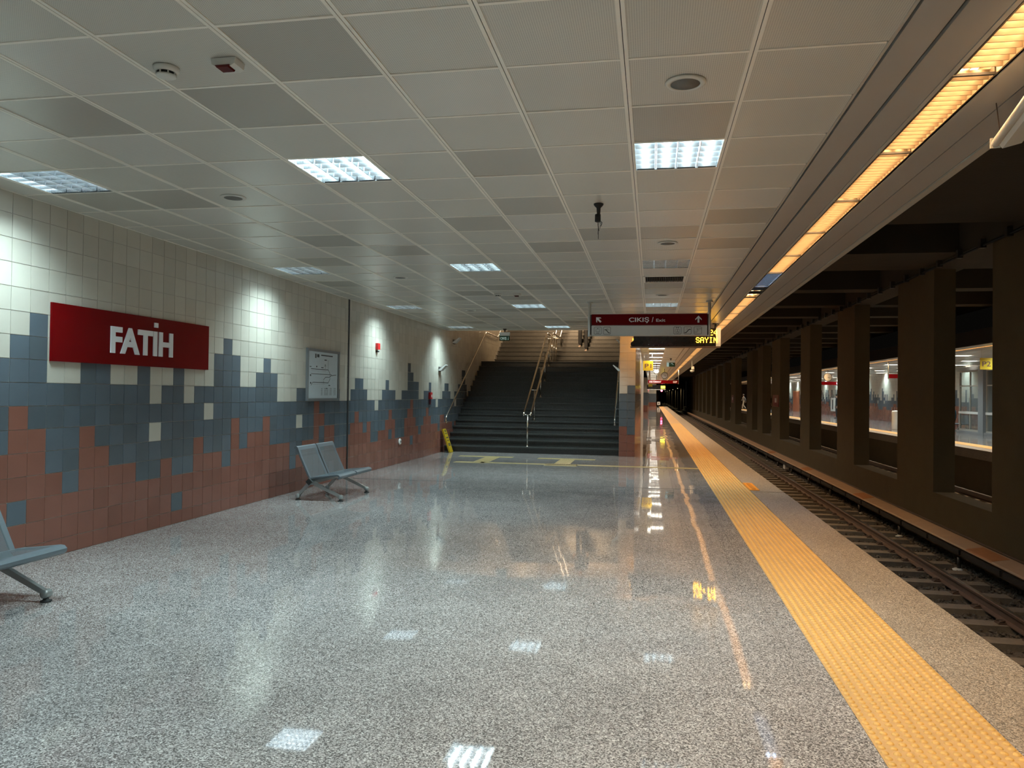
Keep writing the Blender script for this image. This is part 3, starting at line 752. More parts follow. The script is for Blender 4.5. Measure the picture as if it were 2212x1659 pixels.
# ================================================================== BENCHES
def bench(y0, lab):
    root = empty('bench', (-4.5, y0+.6, 0), lab, 'bench', 'steel benches by the tiled wall')
    prof_b = [(-.335, .715), (-.325, .735), (-.305, .742), (-.288, .73), (-.27, .69), (-.235, .60), (-.10, .315)]
    prof_s = [(-.10, .315), (-.05, .325), (.15, .348), (.285, .366), (.318, .362), (.338, .342), (.335, .318), (.315, .302)]
    th = .014
    def plate(prof, ya, yb, fr=.045, name='seat'):
        b_ = MB()
        P3 = [Vector((p[0], 0, p[1])) for p in prof]
        nrm = []
        for i in range(len(P3)):
            d = (P3[min(i+1, len(P3)-1)]-P3[max(i-1, 0)]).normalized(); nrm.append(Vector((-d.z, 0, d.x)))
        lens = [0]
        for i in range(1, len(P3)): lens.append(lens[-1]+(P3[i]-P3[i-1]).length)
        ys = [ya, ya+fr, yb-fr, yb]
        for i in range(len(P3)-1):
            # which segments are in the flat perforated field
            flat = (P3[i+1]-P3[i]).length > .09
            for j in range(3):
                mi = 1 if (flat and j == 1) else 0
                a = P3[i]+Vector((0, ys[j], 0)); b2 = P3[i+1]+Vector((0, ys[j], 0)); c = P3[i+1]+Vector((0, ys[j+1], 0)); d = P3[i]+Vector((0, ys[j+1], 0))
                uv = [(lens[i], ys[j]), (lens[i+1], ys[j]), (lens[i+1], ys[j+1]), (lens[i], ys[j+1])]
                b_.quad(a, b2, c, d, mi, uv)
                if mi == 0:
                    o0, o1 = nrm[i]*-th, nrm[i+1]*-th
                    b_.quad(d+o0, c+o1, b2+o1, a+o0, 0, [(u, v) for u, v in uv])
            for (yy, fl) in ((ya, 0), (yb, 1)):
                a = P3[i]+Vector((0, yy, 0)); b2 = P3[i+1]+Vector((0, yy, 0)); q = [a, b2, b2-nrm[i+1]*.022, a-nrm[i]*.022]
                b_.quad(*(q if fl else q[::-1]), 0)
        return b_.build(name, [M['bench'], M['benchp']], root, fixn=False)
    for (ya, yb) in ((-.6, -.018), (.018, .6)):
        plate(prof_b, ya, yb, name='backrest'); plate(prof_s, ya, yb, name='seat')
    MB().box(-.012, -.018, .0, .012, .018, .01)
    # rubber piece between the seats
    MB().prism([(-.29, .725), (-.27, .69), (-.10, .312), (.28, .360), (.325, .345), (.315, .31), (.27, .335), (-.13, .29), (-.30, .69)], 'y', -.018, .018).build('seat_joint', M['rubber'], root)
    rot = Matrix.Rotation(math.radians(45), 3, 'Y')
    MB().box(-.032, -.62, -.032, .032, .55, .032, 0, rot, (-.10, 0, .262)).build('beam', M['legm'], root)
    MB().box(-.034, -.632, -.034, .034, -.62, .034, 0, rot, (-.10, 0, .262)).build('beam_cap', M['rubber'], root)
    for yy in (-.55, .42):
        hb = MB().box(-.045, yy-.025, .215, .045, yy+.025, .24, 0, Matrix.Identity(3), (-.1, 0, 0)); hb.build('leg_bracket', M['legm'], root)
        for (xt, sgn) in ((-.29, -1), (.33, 1)):
            lg = MB(); a = Vector((-.10+sgn*.02, yy, .245)); c = Vector((xt, yy, .062))
            d = (c-a).normalized(); n = Vector((-d.z, 0, d.x))
            if n.z < 0: n = -n
            hw = .016
            for sy in (0,):
                p = [a+n*.024, c+n*.018, c-n*.018, a-n*.024]
                lg.prism([(q.x, q.z) for q in p], 'y', yy-hw, yy+hw)
            l_ = lg.build('leg', M['legm'], root)
            MB().lathe([(.0, -.026), (.03, -.026), (.032, -.02), (.032, .02), (.03, .026), (0, .026)], (xt, yy, .058), 16, axis='y').build('leg_knuckle', M['legm'], l_)
            MB().lathe([(.036, .0), (.038, .01), (.02, .018), (.012, .04)], (xt, yy, 0), 16).build('foot', M['rubber'], l_)
    return root
bench(9.80, 'grey perforated two-seat steel bench below the framed map, fully in view')
bench(3.68, 'grey perforated steel bench cut off at the left edge of the photo')

# ================================================================== WALL ITEMS (left wall)
xq = XW+.008
o = empty('station_sign', (xq, 7.09, 2.0), 'large red station name board lettered FATİH on the tiled wall', 'sign')
MB().box(0, -1.21, -.26, .022, 1.21, .26).build('panel', M['red'], o)
t = text('lettering', 'FATIH', .255, M['letter'], o, (.022, -.475, -.135), (0, 1, 0), (0, 0, 1), depth=.012, width=.98, bold=.034)
MB().box(.022, .185, .158, .034, .245, .208).build('letter_dot', M['letter'], o)
# map
o = empty('framed_map', (xq, 11.57, 1.76), 'silver framed transit map poster on the tiled wall', 'poster')
b_ = MB(); Wm, Hm = .62, .41
for s_ in (-1, 1):
    b_.prism([(0, s_*Wm), (0, s_*(Wm-.07)), (.02, s_*(Wm-.07)), (.035, s_*(Wm-.035)), (.02, s_*Wm)], 'z', -Hm, Hm)
for s_ in (-1, 1):
    i = len(b_.v); b_.prism([(-Wm, 0), (-Wm, 0)], 'z', 0, 0) if False else None
    b_.box(0, -Wm+.001, s_*Hm-(.04 if s_ > 0 else 0), .03, Wm-.001, s_*Hm+(.0 if s_ > 0 else .04))
b_.build('frame', M['frame'], o)
MB().box(.001, -Wm+.07, -Hm+.04, .012, Wm-.07, Hm-.04).build('print', M['paper'], o)
ink = MB()
def pl(pts, w_=.006):
    # pts in px of the zoomed crop (185..915, 250..1330)
    q = [(-Wm+.07+(p[0]-185)/(730)*(2*Wm-.14), Hm-.04-(p[1]-250)/1080*(2*Hm-.08)) for p in pts]
    for a, c in zip(q[:-1], q[1:]):
        d = Vector((c[0]-a[0], c[1]-a[1])); n = Vector((-d.y, d.x)).normalized()*w_/2
        ink.quad((.0135, a[0]-n.x, a[1]-n.y), (.0135, c[0]-n.x, c[1]-n.y), (.0135, c[0]+n.x, c[1]+n.y), (.0135, a[0]+n.x, a[1]+n.y))
# correct each y for the slope of the photographed poster (top edge 250->330)
def sl(p): return (p[0], p[1]-(p[0]-185)/730*(90*(1-(p[1]-250)/1080)))
for ln, w_ in (([(240, 660), (670, 690), (720, 800), (710, 850), (750, 820), (880, 808)], .009), ([(245, 770), (760, 803)], .007), ([(655, 470), (658, 670)], .006),
               ([(545, 915), (600, 852), (715, 856)], .008), ([(245, 1035), (285, 966), (545, 975), (670, 985), (720, 880)], .009), ([(550, 930), (548, 1000)], .008)):
    pl([sl(p) for p in ln], w_)
for (x, y, wd, hh) in ((350, 370, 28, 100), (410, 368, 55, 70), (630, 372, 300, 26), (595, 468, 60, 22), (375, 612, 22, 34), (515, 636, 60, 16), (700, 1042, 44, 20), (228, 610, 40, 18), (230, 805, 26, 40), (235, 980, 26, 40), (630, 1105, 40, 14), (590, 600, 40, 12), (590, 575, 30, 10), (595, 645, 24, 10)):
    a, c = sl((x, y)); pl([(a-wd/2, c), (a+wd/2, c)], hh/1080*(2*Hm-.08))
for k in range(9):
    for (x, wd) in ((505, 40), (585, 50), (640, 60), (730, 70), (840, 70)):
        y = 1105+k*19; a, c = sl((x, y)); pl([(a-wd/2*rs.uniform(.4, 1), c), (a+wd/2, c)], .0035)
for k in range(14):
    a, c = sl((260+k*26, 700+k*1.5)); pl([(a-4, c+12), (a+6, c-8)], .003); a, c = sl((300+k*22, 1010)); pl([(a-4, c+12), (a+6, c-8)], .003)
ink.build('map_lines', M['ink'], o, fixn=False)
o = empty('alarm_sounder', (xq, 14.0, 2.37), 'small red alarm sounder high on the cream tiles', 'alarm')
MB().box(0, -.06, -.05, .05, .06, .07).build('body', M['reds'], o); MB().lathe([(.03, 0), (.03, .03)], (.02, .0, -.10), 12).build('flash', M['blackg'], o)
o = empty('fire_call_point', (xq, 17.6, 1.42), 'red fire call point on the tiled wall before the stairs', 'alarm')
MB().box(0, -.075, -.07, .05, .075, .09).build('body', M['reds'], o); MB().box(.05, -.03, -.03, .053, .03, .03).build('button', M['white'], o); MB().box(0, -.04, -.20, .03, .04, -.075).build('tag_plate', M['purple'], o)
o = empty('wall_outlet', (xq, 15.42, .46), 'small round white wall outlet low on the terracotta tiles', 'outlet')
MB().lathe([(.065, 0), (.07, .01), (.055, .03), (.03, .032)], (0, 0, 0), 18, axis='x').build('plate', M['white'], o); MB().lathe([(.028, .03), (.026, .034)], (0, 0, 0), 12, axis='x').build('socket', M['black'], o)
# wet floor sign, folded, leaning
o = empty('caution_board', (-4.98, 18.6, 0), 'narrow yellow caution board leaning on the wall at the stair foot', 'floor sign'); o.rotation_euler = (0, math.radians(-19), 0)
MB().box(-.02, -.02, 0, .02, .26, .62).build('board', M['yelsign'], o)
t_ = MB()
for (z0, z1) in ((.17, .20), (.21, .235), (.30, .32), (.37, .40), (.48, .50)): t_.box(.02, .03, z0, .022, .20, z1)
t_.box(.02, .07, .54, .022, .17, .585)
t_.build('marking', M['ink'], o)

# ================================================================== CEILING ITEMS
def speaker(x, y, lab):
    o = empty('ceiling_speaker', (x, y, ZC), lab, 'speaker', 'round ceiling speakers')
    MB().lathe([(.075, .0), (.075, -.010), (.098, -.010), (.104, -.004), (.104, .0)], (0, 0, 0), 28).build('ring', M['offw'], o)
    MB().lathe([(.001, -.0085), (.076, -.0085), (.076, .0)], (0, 0, 0), 28).build('grille', perf_mat('speaker_grille', (.16, .155, .14), .004, .3, .6), o)
for (x, y, l_) in ((.155, 4.02, 'nearest round ceiling speaker, above the square light by the platform edge'), (.15, 8.24, 'second round ceiling speaker along the platform-edge light row'),
                   (.15, 12.49, 'third round ceiling speaker, just above the hanging exit sign'), (-3.47, 5.85, 'nearest round ceiling speaker towards the tiled wall'),
                   (-3.50, 10.26, 'second round ceiling speaker towards the tiled wall'), (-3.50, 14.5, 'farthest round ceiling speaker towards the tiled wall')):
    speaker(x, y, l_)
def smoke(x, y, lab):
    o = empty('smoke_detector', (x, y, ZC), lab, 'smoke detector', 'smoke detectors')
    MB().lathe([(.062, .0), (.062, -.012), (.056, -.02), (.050, -.026)], (0, 0, 0), 26).build('base', M['offw'], o)
    MB().lathe([(.045, -.026), (.045, -.040)], (0, 0, 0), 26).build('vent_ring', M['black'], o)
    for k in range(8):
        a = 2*PI*k/8; MB().box(-.003, .043, -.041, .003, .050, -.024, 0, Matrix.Rotation(a, 3, 'Z'), (0, 0, 0)).build('fin', M['offw'], o)
    MB().lathe([(.050, -.040), (.046, -.047), (.030, -.053), (.001, -.054)], (0, 0, 0), 26).build('cap', M['offw'], o)
smoke(-2.42, 3.44, 'round white smoke detector near the top left of the photo')
smoke(-2.48, 12.14, 'small distant smoke detector, left of the far detector pair')
def beamdet(x, y, lab):
    o = empty('indicator_box', (x, y, ZC), lab, 'detector', 'small ceiling indicator boxes')
    MB().prism([(-.065, 0), (-.06, -.03), (-.04, -.042), (.04, -.042), (.06, -.03), (.065, 0)], 'y', -.045, .045).build('case', M['offw'], o)
    MB().prism([(-.038, -.038), (-.03, -.05), (.03, -.05), (.038, -.038)], 'y', -.052, .01).build('lens', noise_mat('dark_red_lens', (.08, .006, .006), .15), o)
beamdet(-2.07, 3.42, 'small white indicator box with dark red lens beside the smoke detector')
beamdet(-2.16, 12.12, 'small distant indicator box, right of the far detector pair')
# air vent
o = empty('air_vent', (X0+DX*3.5, Y0+DY*12.5, ZC), 'black slotted air vent in the ceiling above the exit sign', 'vent')
b_ = MB(); W2, D2 = .29, .30
b_.box(-W2, -D2, -.004, -W2+.03, D2, .01); b_.box(W2-.03, -D2, -.004, W2, D2, .01); b_.box(-W2, -D2, -.004, W2, -D2+.04, .01); b_.box(-W2, D2-.04, -.004, W2, D2, .01)
b_.build('frame', M['tbar'], o); MB().box(-W2, -D2, .06, W2, D2, .07).build('backing', M['black'], o)
b_ = MB()
for k in range(22): b_.box(-.255+.0243*k-.004, -.26, -.002, -.255+.0243*k+.004, .26, .035)
b_.build('slats', M['darks'], o)
o = empty('air_vent', (X0+DX*3.5, Y0+DY*41.5, ZC), 'far black air vent between the corridor lights', 'vent')
MB().box(-W2, -D2, .0, W2, D2, .01).build('slats', M['black'], o)
# black cable mount
o = empty('cable_mount', (-.46, 6.48, ZC), 'black ceiling mount with loose wires hanging from it', 'cable mount')
MB().lathe([(.042, 0), (.040, -.012), (.018, -.035), (.014, -.09)], (0, 0, 0), 18).build('flange', M['black'], o)
MB().lathe([(.012, -.085), (.024, -.09), (.025, -.15), (.015, -.155)], (-.006, 0, 0), 14).build('connector', M['black'], o)
for k, (dx, dz, r_) in enumerate(((.0, -.30, .0025), (.012, -.21, .003), (.02, -.19, .003), (-.004, -.26, .002), (.006, -.23, .0025))):
    MB().tube([(-.01+.008*k*.5, 0, -.13), (dx+.012*math.sin(k), .004*k, -.13+(dz+.13)*.5), (dx, .0, dz)], r_, 6).build('wire', M['grey'] if k % 2 else M['black'], o)
# main exit sign
YE = 13.4
o = empty('exit_sign', (-.07, YE, 2.5), 'hanging red and grey direction board reading ÇIKIŞ / Exit', 'sign')
b_ = MB(); b_.box(-.98, -.035, .215, .985, .035, .405); b_.build('red_panel', M['red'], o)
b_ = MB(); b_.box(-.98, -.04, .035, .985, .04, .200); b_.build('grey_panel', M['signgrey'], o)
MB().box(-.99, -.04, .405, .995, .04, .415).box(-.98, -.012, .2, .985, .012, .215).box(-.99, -.042, .028, .995, .042, .035).build('trim_rail', M['alu'], o)
for s_, x in ((-1, -1.02), (1, 1.025)):
    p_ = MB().tube([(x, 0, .02), (x, 0, .615)], .027, 14); p_.lathe([(.06, .605), (.06, .62)], (x, 0, 0), 18); p_.build('post', M['alu'], o)
    MB().box(min(x, x-s_*.045), -.02, .05, max(x, x-s_*.045), .02, .4).build('clamp', M['darks'], o)
yf = -.036
text('lettering', '\u00c7IKI\u015e', .075, M['letter'], o, (-.335, yf, .272), (1, 0, 0), (0, 0, 1), .003, width=.345, bold=.018)
text('lettering', '/', .085, M['letter'], o, (.055, yf, .268), (1, 0, 0), (0, 0, 1), .003, width=.03, bold=.02)
text('lettering', 'Exit', .052, M['letter'], o, (.13, yf, .272), (1, 0, 0), (0, 0, 1), .003, width=.155, bold=.010)
def arrow(ox, oz, ang, s_=.12, nm='arrow'):
    p = [(0, .5), (.45, .02), (.45, -.16), (.13, .12), (.13, -.5), (-.13, -.5), (-.13, .12), (-.45, -.16), (-.45, .02)]
    ca, sa = math.cos(ang), math.sin(ang)
    q = [(ox+(a*ca-c*sa)*s_, oz+(a*sa+c*ca)*s_) for a, c in p]
    MB().prism(q, 'y', yf-.003, yf).build(nm, M['letter'], o)
arrow(-.86, .31, math.radians(45)); arrow(.84, .312, 0)
def picto(cx, kind):
    g = MB(); y = -.041; s_ = .062; w_ = .0065
    def ln(pts, wd=w_, closed=False):
        P_ = [Vector((cx+a*s_, .118+c*s_)) for a, c in pts]
        if closed: P_.append(P_[0])
        for a, c in zip(P_[:-1], P_[1:]):
            d = (c-a); n = Vector((-d.y, d.x)).normalized()*wd/2; e = d.normalized()*wd/2; a2, c2 = a-e, c+e
            g.prism([tuple(a2-n), tuple(c2-n), tuple(c2+n), tuple(a2+n)], 'y', y-.002, y)
    ln([(-.8, -1), (.8, -1), (1, -.8), (1, .8), (.8, 1), (-.8, 1), (-1, .8), (-1, -.8)], .005, True)
    if kind == 0:
        ln([(-.45, .7), (-.5, -.3), (.5, -.3), (.45, .7)], .004); ln([(0, .5), (0, .65)], .012); ln([(-.4, -.7), (.4, -.7)], .007)
    if kind == 1:
        ln([(-.6, .25), (-.3, .25), (.45, -.6), (.7, -.6)], .012); ln([(.05, .2), (.1, .6)], .005); ln([(-.15, .3), (-.05, .55)], .004); ln([(.25, .1), (.4, .4)], .004)
    if kind == 2:
        ln([(-.2, .8), (-.2, .7)], .012); ln([(.25, .8), (.25, .7)], .012); ln([(-.55, -.8), (-.55, .3), (.55, .3), (.55, -.8)], .003)
        ln([(0, .25), (0, -.25), (.25, -.3), (.35, -.6)], .005); ln([(-.1, -.2), (-.3, -.5), (-.15, -.75), (.2, -.75), (.3, -.5)], .004)
    if kind == 3:
        ln([(-.75, -.6), (-.4, -.6), (.4, .3), (.75, .3)], .012); ln([(-.15, .2), (-.15, .6)], .005)
    if kind == 4:
        ln([(-.8, -.3), (-.35, -.3), (.3, .6), (.8, .6)], .003); ln([(-.8, -.6), (-.3, -.6), (.4, .35), (.85, .35)], .003); ln([(-.8, -.3), (-.8, -.6)], .003); ln([(.85, .6), (.85, .35)], .003)
        ln([(-.3, .6), (-.15, .2), (.0, .6)], .004)
    g.build('pictogram', M['ink'], o)
for cx, k in ((-.87, 0), (-.71, 1), (.49, 2), (.66, 3), (.83, 4)): picto(cx, k)
# LED display
YL = 17.35
o = empty('led_display', (.48, YL, 2.6), 'black dot-matrix display with amber text SAYIN behind the exit sign', 'display')
b_ = MB(); b_.prism([(-.93, .0), (-.96, .02), (-.96, .08), (-.92, .11), (-.90, .14), (-.90, .40), (.90, .40), (.90, .0)], 'y', 0, .30); b_.build('housing', M['blackg'], o)
MB().box(.90, -.002, -.005, 1.0, .32, .41).build('side_cover', M['signgrey'], o)
MB().box(-.97, -.01, -.02, 1.0, .32, .0).build('bottom_lip', M['rust'], o)
for x in (-.85, .9):
    MB().tube([(x, .15, .4), (x, .15, .515)], .025, 12).lathe([(.07, .505), (.07, .52)], (x, .15, 0), 16).build('mount', M['black'], o)
G5 = {'S': '01110 10001 10000 01110 00001 10001 01110', 'A': '01110 10001 10001 11111 10001 10001 10001', 'Y': '10001 10001 01010 00100 00100 00100 00100',
      'I': '01110 00100 00100 00100 00100 00100 01110', 'N': '10001 11001 10101 10101 10011 10001 10001', '2': '01110 10001 00001 00110 01000 10000 11111',
      '8': '01110 10001 10001 01110 10001 10001 01110', '5': '11111 10000 11110 00001 00001 10001 01110', '4': '00010 00110 01010 10010 11111 00010 00010', ' ': '00000 '*7, 'V': '10001 10001 10001 10001 10001 01010 00100'}
leds = MB(); px = .0158
def ledrow(txt, x0, z0):
    for i, ch in enumerate(txt):
        for rr, row in enumerate(G5[ch].split()):
            for cc, v_ in enumerate(row):
                if v_ == '1':
                    x = x0+(i*6+cc)*px; z = z0+(6-rr)*.0178; leds.box(x-.0060, -.012, z-.0064, x+.0060, -.001, z+.0064)
ledrow('SAYIN', .475, .085); ledrow('V8 24', .475, .250); 
leds.build('led_text', M['led'], o)
lb = MB()
for i in range(len(leds.v)): lb.v.append((-leds.v[i][0], .302+(-leds.v[i][1]), leds.v[i][2]))
lb.f = leds.f; lb.mi = leds.mi; lb.sm = leds.sm; lb.build('led_text', M['led'], o)
area('led_glow', (-.45, .33, .2), 1.1, .3, 4, (1.0, .38, .05), 175, o, rot=(math.radians(90), 0, 0))
# green exit signs
def exitsign(loc, w_, h_, txt, lab, run=False, plate_top=.08):
    o = empty('emergency_exit_sign', loc, lab, 'exit sign')
    MB().lathe([(.05, 0), (.045, -.02), (.015, -.05), (.015, -.10)], (0, 0, 0), 14).build('mount', M['darks'], o)
    MB().box(-w_/2, -.03, -.10-plate_top, w_/2, .03, -.09).build('case', M['signgrey'], o)
    MB().box(-w_/2, -.034, -.10-plate_top-h_, w_/2, -.02, -.10-plate_top).build('face', M['green'], o)
    if txt:
        text('lettering', txt, h_*.5, M['exitw'], o, (-w_*.42, -.035, -.10-plate_top-h_*.75), (1, 0, 0), (0, 0, 1), .002, width=w_*.62, bold=.02)
        MB().prism([(w_*.36, -.12-plate_top), (w_*.36, -.10-plate_top-h_*.7), (w_*.30, -.10-plate_top-h_*.6), (w_*.36, -.10-plate_top-h_*.9), (w_*.42, -.10-plate_top-h_*.6), (w_*.38, -.10-plate_top-h_*.7), (w_*.38, -.12-plate_top)], 'y', -.037, -.035).build('arrow', M['exitw'], o)
    if run:
        MB().box(-w_/2, -.037, -.10-plate_top-h_, -w_*.22, -.035, -.10-plate_top).build('arrow', M['exitw'], o)
        MB().tube([(w_*.0, -.036, -.16-plate_top), (w_*.15, -.036, -.13-plate_top), (w_*.3, -.036, -.2-plate_top)], .012, 6).build('running_figure', M['exitw'], o)
    return o
exitsign((-3.63, 18.7, ZC), .26, .12, '\u00c7IKI\u015e', 'small green ÇIKIŞ sign with arrow hanging before the stairs')
exitsign((.80, 34.0, ZC), .36, .18, None, 'green running-man exit sign hanging far down the platform', run=True)
# P signs
def psign(x, y, z, txt, lab, hang=ZC):
    o = empty('platform_sign', (x, y, z), lab, 'sign')
    MB().box(-.19, -.015, -.19, .19, .015, .19).build('panel', M['yelsign'], o)
    text('lettering', txt, .17, M['purple'], o, (-.125, -.016, -.085), (1, 0, 0), (0, 0, 1), .003, width=.25, bold=.005)
    for dx in (-.15, .15): MB().tube([(dx, 0, .19), (dx, 0, hang-z)], .006, 6).build('hanger', M['alu'], o)
psign(-.155, 30.1, 2.65, 'P1', 'yellow square sign P1 hanging over the near platform')
psign(10.78, 27.4, 2.67, 'P2', 'yellow square sign P2 hanging over the opposite platform')
def clock(x, y, z, lab, r_=.19):
    o = empty('hanging_clock', (x, y, z), lab, 'clock')
    MB().prism([((r_+.014)*math.cos(2*PI*k/28), (r_+.014)*math.sin(2*PI*k/28)) for k in range(28)], 'y', -.05, .05).build('case', M['darks'], o)
    MB().prism([((r_-.01)*math.cos(2*PI*k/28), (r_-.01)*math.sin(2*PI*k/28)) for k in range(28)], 'y', -.056, -.049).build('dial', M['white'], o)
    MB().box(-.006, -.062, -.02, .006, -.058, r_*.7, 0, Matrix.Rotation(math.radians(100), 3, 'Y')).build('hand', M['ink'], o)
    MB().box(-.006, -.062, -.02, .006, -.058, r_*.5, 0, Matrix.Rotation(math.radians(130), 3, 'Y')).build('hand', M['ink'], o)
    MB().tube([(0, 0, r_), (0, 0, ZC-z)], .012, 8).build('stem', M['darks'], o)
clock(.74, 47.0, 2.72, 'round clock hanging above the far red sign on the near platform')
clock(10.28, 48.0, 2.71, 'round clock hanging over the opposite platform beside a red sign', .23)
def linesign(x0, x1, y, z0, z1, lab, ltxt, rtxt, white=True, tagp=None):
    o = empty('line_sign', ((x0+x1)/2, y, z0), lab, 'sign'); w_ = (x1-x0)/2; h_ = z1-z0
    MB().box(-w_, -.04, 0, w_, .04, h_).build('red_panel', M['red'], o)
    if white:
        MB().box(-w_, -.035, h_+.06, w_, .035, h_+.07).build('trim_rail', M['alu'], o)
        text('lettering', 'Bine\u00e7ek Yolcular', .07, M['ink'], o, (-w_+.05, -.03, h_+.12), (1, 0, 0), (0, 0, 1), .002, width=.6) if False else None
    MB().tube([(w_+.02, 0, -.03), (w_+.02, 0, ZC-z0)], .022, 8).build('post', M['alu'], o)
    MB().tube([(-w_-.02, 0, -.03), (-w_-.02, 0, ZC-z0)], .022, 8).build('post', M['alu'], o)
    if ltxt: text('lettering', ltxt, h_*.5, M['letter'], o, (-w_+.06, -.041, h_*.25), (1, 0, 0), (0, 0, 1), .003, bold=.01, width=min(.75, w_*1.1))
    if rtxt: text('lettering', rtxt, h_*.6, M['letter'], o, (w_-.08, -.041, h_*.22), (1, 0, 0), (0, 0, 1), .003, bold=.03, align='RIGHT', width=.24)
    return o
linesign(-.24, 1.62, 49, 2.26, 2.46, 'far red line sign with white lettering under the clock', 'OSB-T\u00d6REKENT', 'GOP')
o = empty('platform_tag', (-.10, 50.5, 2.17), 'small yellow tag hanging below the far red line sign', 'sign'); MB().box(-.13, -.01, -.1, .13, .01, .1).build('panel', M['yelsign'], o); MB().tube([(0, .02, .1), (0, .02, ZC-2.17)], .006, 6).build('hanger', M['alu'], o)
o = empty('far_led_display', (.35, 62, 2.15), 'far black display glowing yellow under the red sign', 'display')
MB().box(-.75, 0, -.15, .72, .2, .18).build('housing', M['blackg'], o); MB().box(-.75, -.02, -.2, .72, .2, -.16).build('bottom_lip', M['white'], o)
MB().box(.35, -.01, -.10, .68, -.001, .12).build('led_text', emit_mat('led_yellow', (1, .72, .02), 5), o); MB().tube([(0, .1, .18), (0, .1, ZC-2.15)], .02, 8).build('mount', M['darks'], o)
linesign(9.6, 11.3, 49, 2.26, 2.46, 'red sign lettered KORU over the opposite platform', None, 'KORU', white=False)
linesign(10.25, 12.2, 36, 2.38, 2.56, 'red board over the opposite platform beside the nearer column', None, None, white=False)
# dome and cctv
o = empty('dome_camera', (.22, 40, ZC), 'round dark dome hanging under the far ceiling', 'camera')
MB().tube([(0, 0, 0), (0, 0, -.3)], .012, 8).build('stem', M['darks'], o); MB().lathe([(.02, -.3), (.12, -.32), (.15, -.4), (.12, -.5), (.05, -.54), (.001, -.55)], (0, 0, 0), 20).build('dome', M['signgrey'], o)
o = empty('security_camera', (1.80, 36.0, ZC), 'white security camera hanging off the platform ceiling edge', 'camera')
MB().tube([(0, 0, 0), (0, 0, -.38)], .02, 8).build('stem', M['white'], o)
MB().box(-.06, -.16, -.08, .06, .12, .06, 0, Matrix.Rotation(math.radians(25), 3, 'X'), (.04, 0, -.36)).build('body', M['white'], o)
MB().lathe([(.09, 0), (.085, -.05), (.05, -.085), (.001, -.095)], (0, -.06, -.44), 16).build('dome', M['white'], o)
# hanging batten at upper right
o = empty('hanging_batten', (1.88, 4.58, 2.93), 'fluorescent batten hanging from a wire at the platform edge, upper right', 'light fitting')
o.rotation_euler = (0, 0, math.radians(-11))
MB().tube([(-.035, 0, -.02), (-.035, -1.2, -.02)], .022, 12).build('tube', M['offw'], o)
MB().prism([(-.02, .035), (.05, .05), (.10, .02), (.09, -.03), (.0, -.05), (-.02, -.03)], 'y', -1.22, .01).build('housing', M['offw'], o)
MB().box(-.06, -.0, -.045, -.01, .012, .01).build('end_cap', M['offw'], o)
MB().tube([(-.02, -.03, .03), (-.04, -.04, .19)], .003, 5).build('wire', M['rust'], o)

# ================================================================== TRACK HALL
cols_y = [(-.9, 1.2), (5.4, 7.6), (11.8, 14.0), (16.7, 19.0), (22.85, 24.85), (29.0, 30.75), (35.5, 37.9), (40.9, 42.8), (45.0, 47.5), (53.9, 57.0), (61.5, 63.5), (68, 70), (74.5, 76.5), (81, 83), (87.5, 89.5), (94, 96), (100.5, 102.5), (107, 109), (113.5, 115.5), (120, 122), (126.5, 128.5)]
names_c = ['behind the camera', 'just outside the right frame edge', 'largest concrete column, at the right frame edge']
cp = MB().box(-.2, -1, -.38, .2, 1, SZ+.01)
for i, (a, c) in enumerate(cols_y):
    b_ = MB(); b_.box(-.2, -(c-a)/2, -.385, .2, (c-a)/2, SZ+.005)
    o = b_.build('concrete_column', M['conc']); o.location = (5.8, (a+c)/2, 0)
    if i < 2: lab = 'concrete column between the tracks, '+names_c[i]
    elif i == 2: lab = names_c[2]
    elif i < 14: lab = f'{ORD[i-2]} concrete column from the right frame edge, between the tracks'
    else: lab = 'distant concrete column far down between the tracks'
    tag(o, lab, 'column', 'concrete columns between the tracks')
# red signs on columns
for (y, lab) in ((36.6, 'small red square sign on the concrete column beside the blind openings'), (55.6, 'dim red square sign on a farther concrete column')):
    o = empty('column_sign', (5.6, y, 1.32), lab, 'sign')
    MB().box(-.015, -.85 if y < 50 else -.7, -.27, 0, .85 if y < 50 else .7, .27).build('panel', M['red'], o)
    for dy in (-.2, .05): MB().box(-.018, dy, -.08, -.015, dy+.16, .12).build('marking', M['letter'], o)
# upper cable run with brackets
o = empty('cable_run', (5.42, 10, SZ), 'thin cable run with brackets along the beam over the columns', 'cable')
MB().tube([(0, -14, -.05), (0, 100, -.05)], .018, 6).build('cable', M['black'], o)
y = 12.0; n_ = 0
while y < 62: MB().box(-.05, y-10-.05, -.09, .04, y-10+.05, .06).build('bracket', M['darks'], o); y += .97 if y < 30 else 1.5
# rails
RP = [(-.065, 0), (.065, 0), (.065, .012), (.012, .03), (.010, .105), (.033, .118), (.035, .145), (.028, .152), (-.028, .152), (-.035, .145), (-.033, .118), (-.010, .105), (-.012, .03), (-.065, .012)]
def rail(x, lab):
    b_ = MB(); b_.prism([(x+p, -1.2+q) for p, q in RP], 'y', YB, 329, 0)
    b_.box(x-.024, YB, -1.2+.1515, x+.024, 329, -1.2+.1535, 1)
    o = b_.build('rail', [M['rust'], M['railtop']]); tag(o, lab, 'rail')
rail(4.27, 'running rail of the near track, the one farther from the platform'); rail(2.83, 'running rail of the near track hidden under the platform lip')
rail(FL-4.27, 'running rail of the far track next to the column parapet'); rail(FL-2.83, 'running rail of the far track beside the opposite platform')
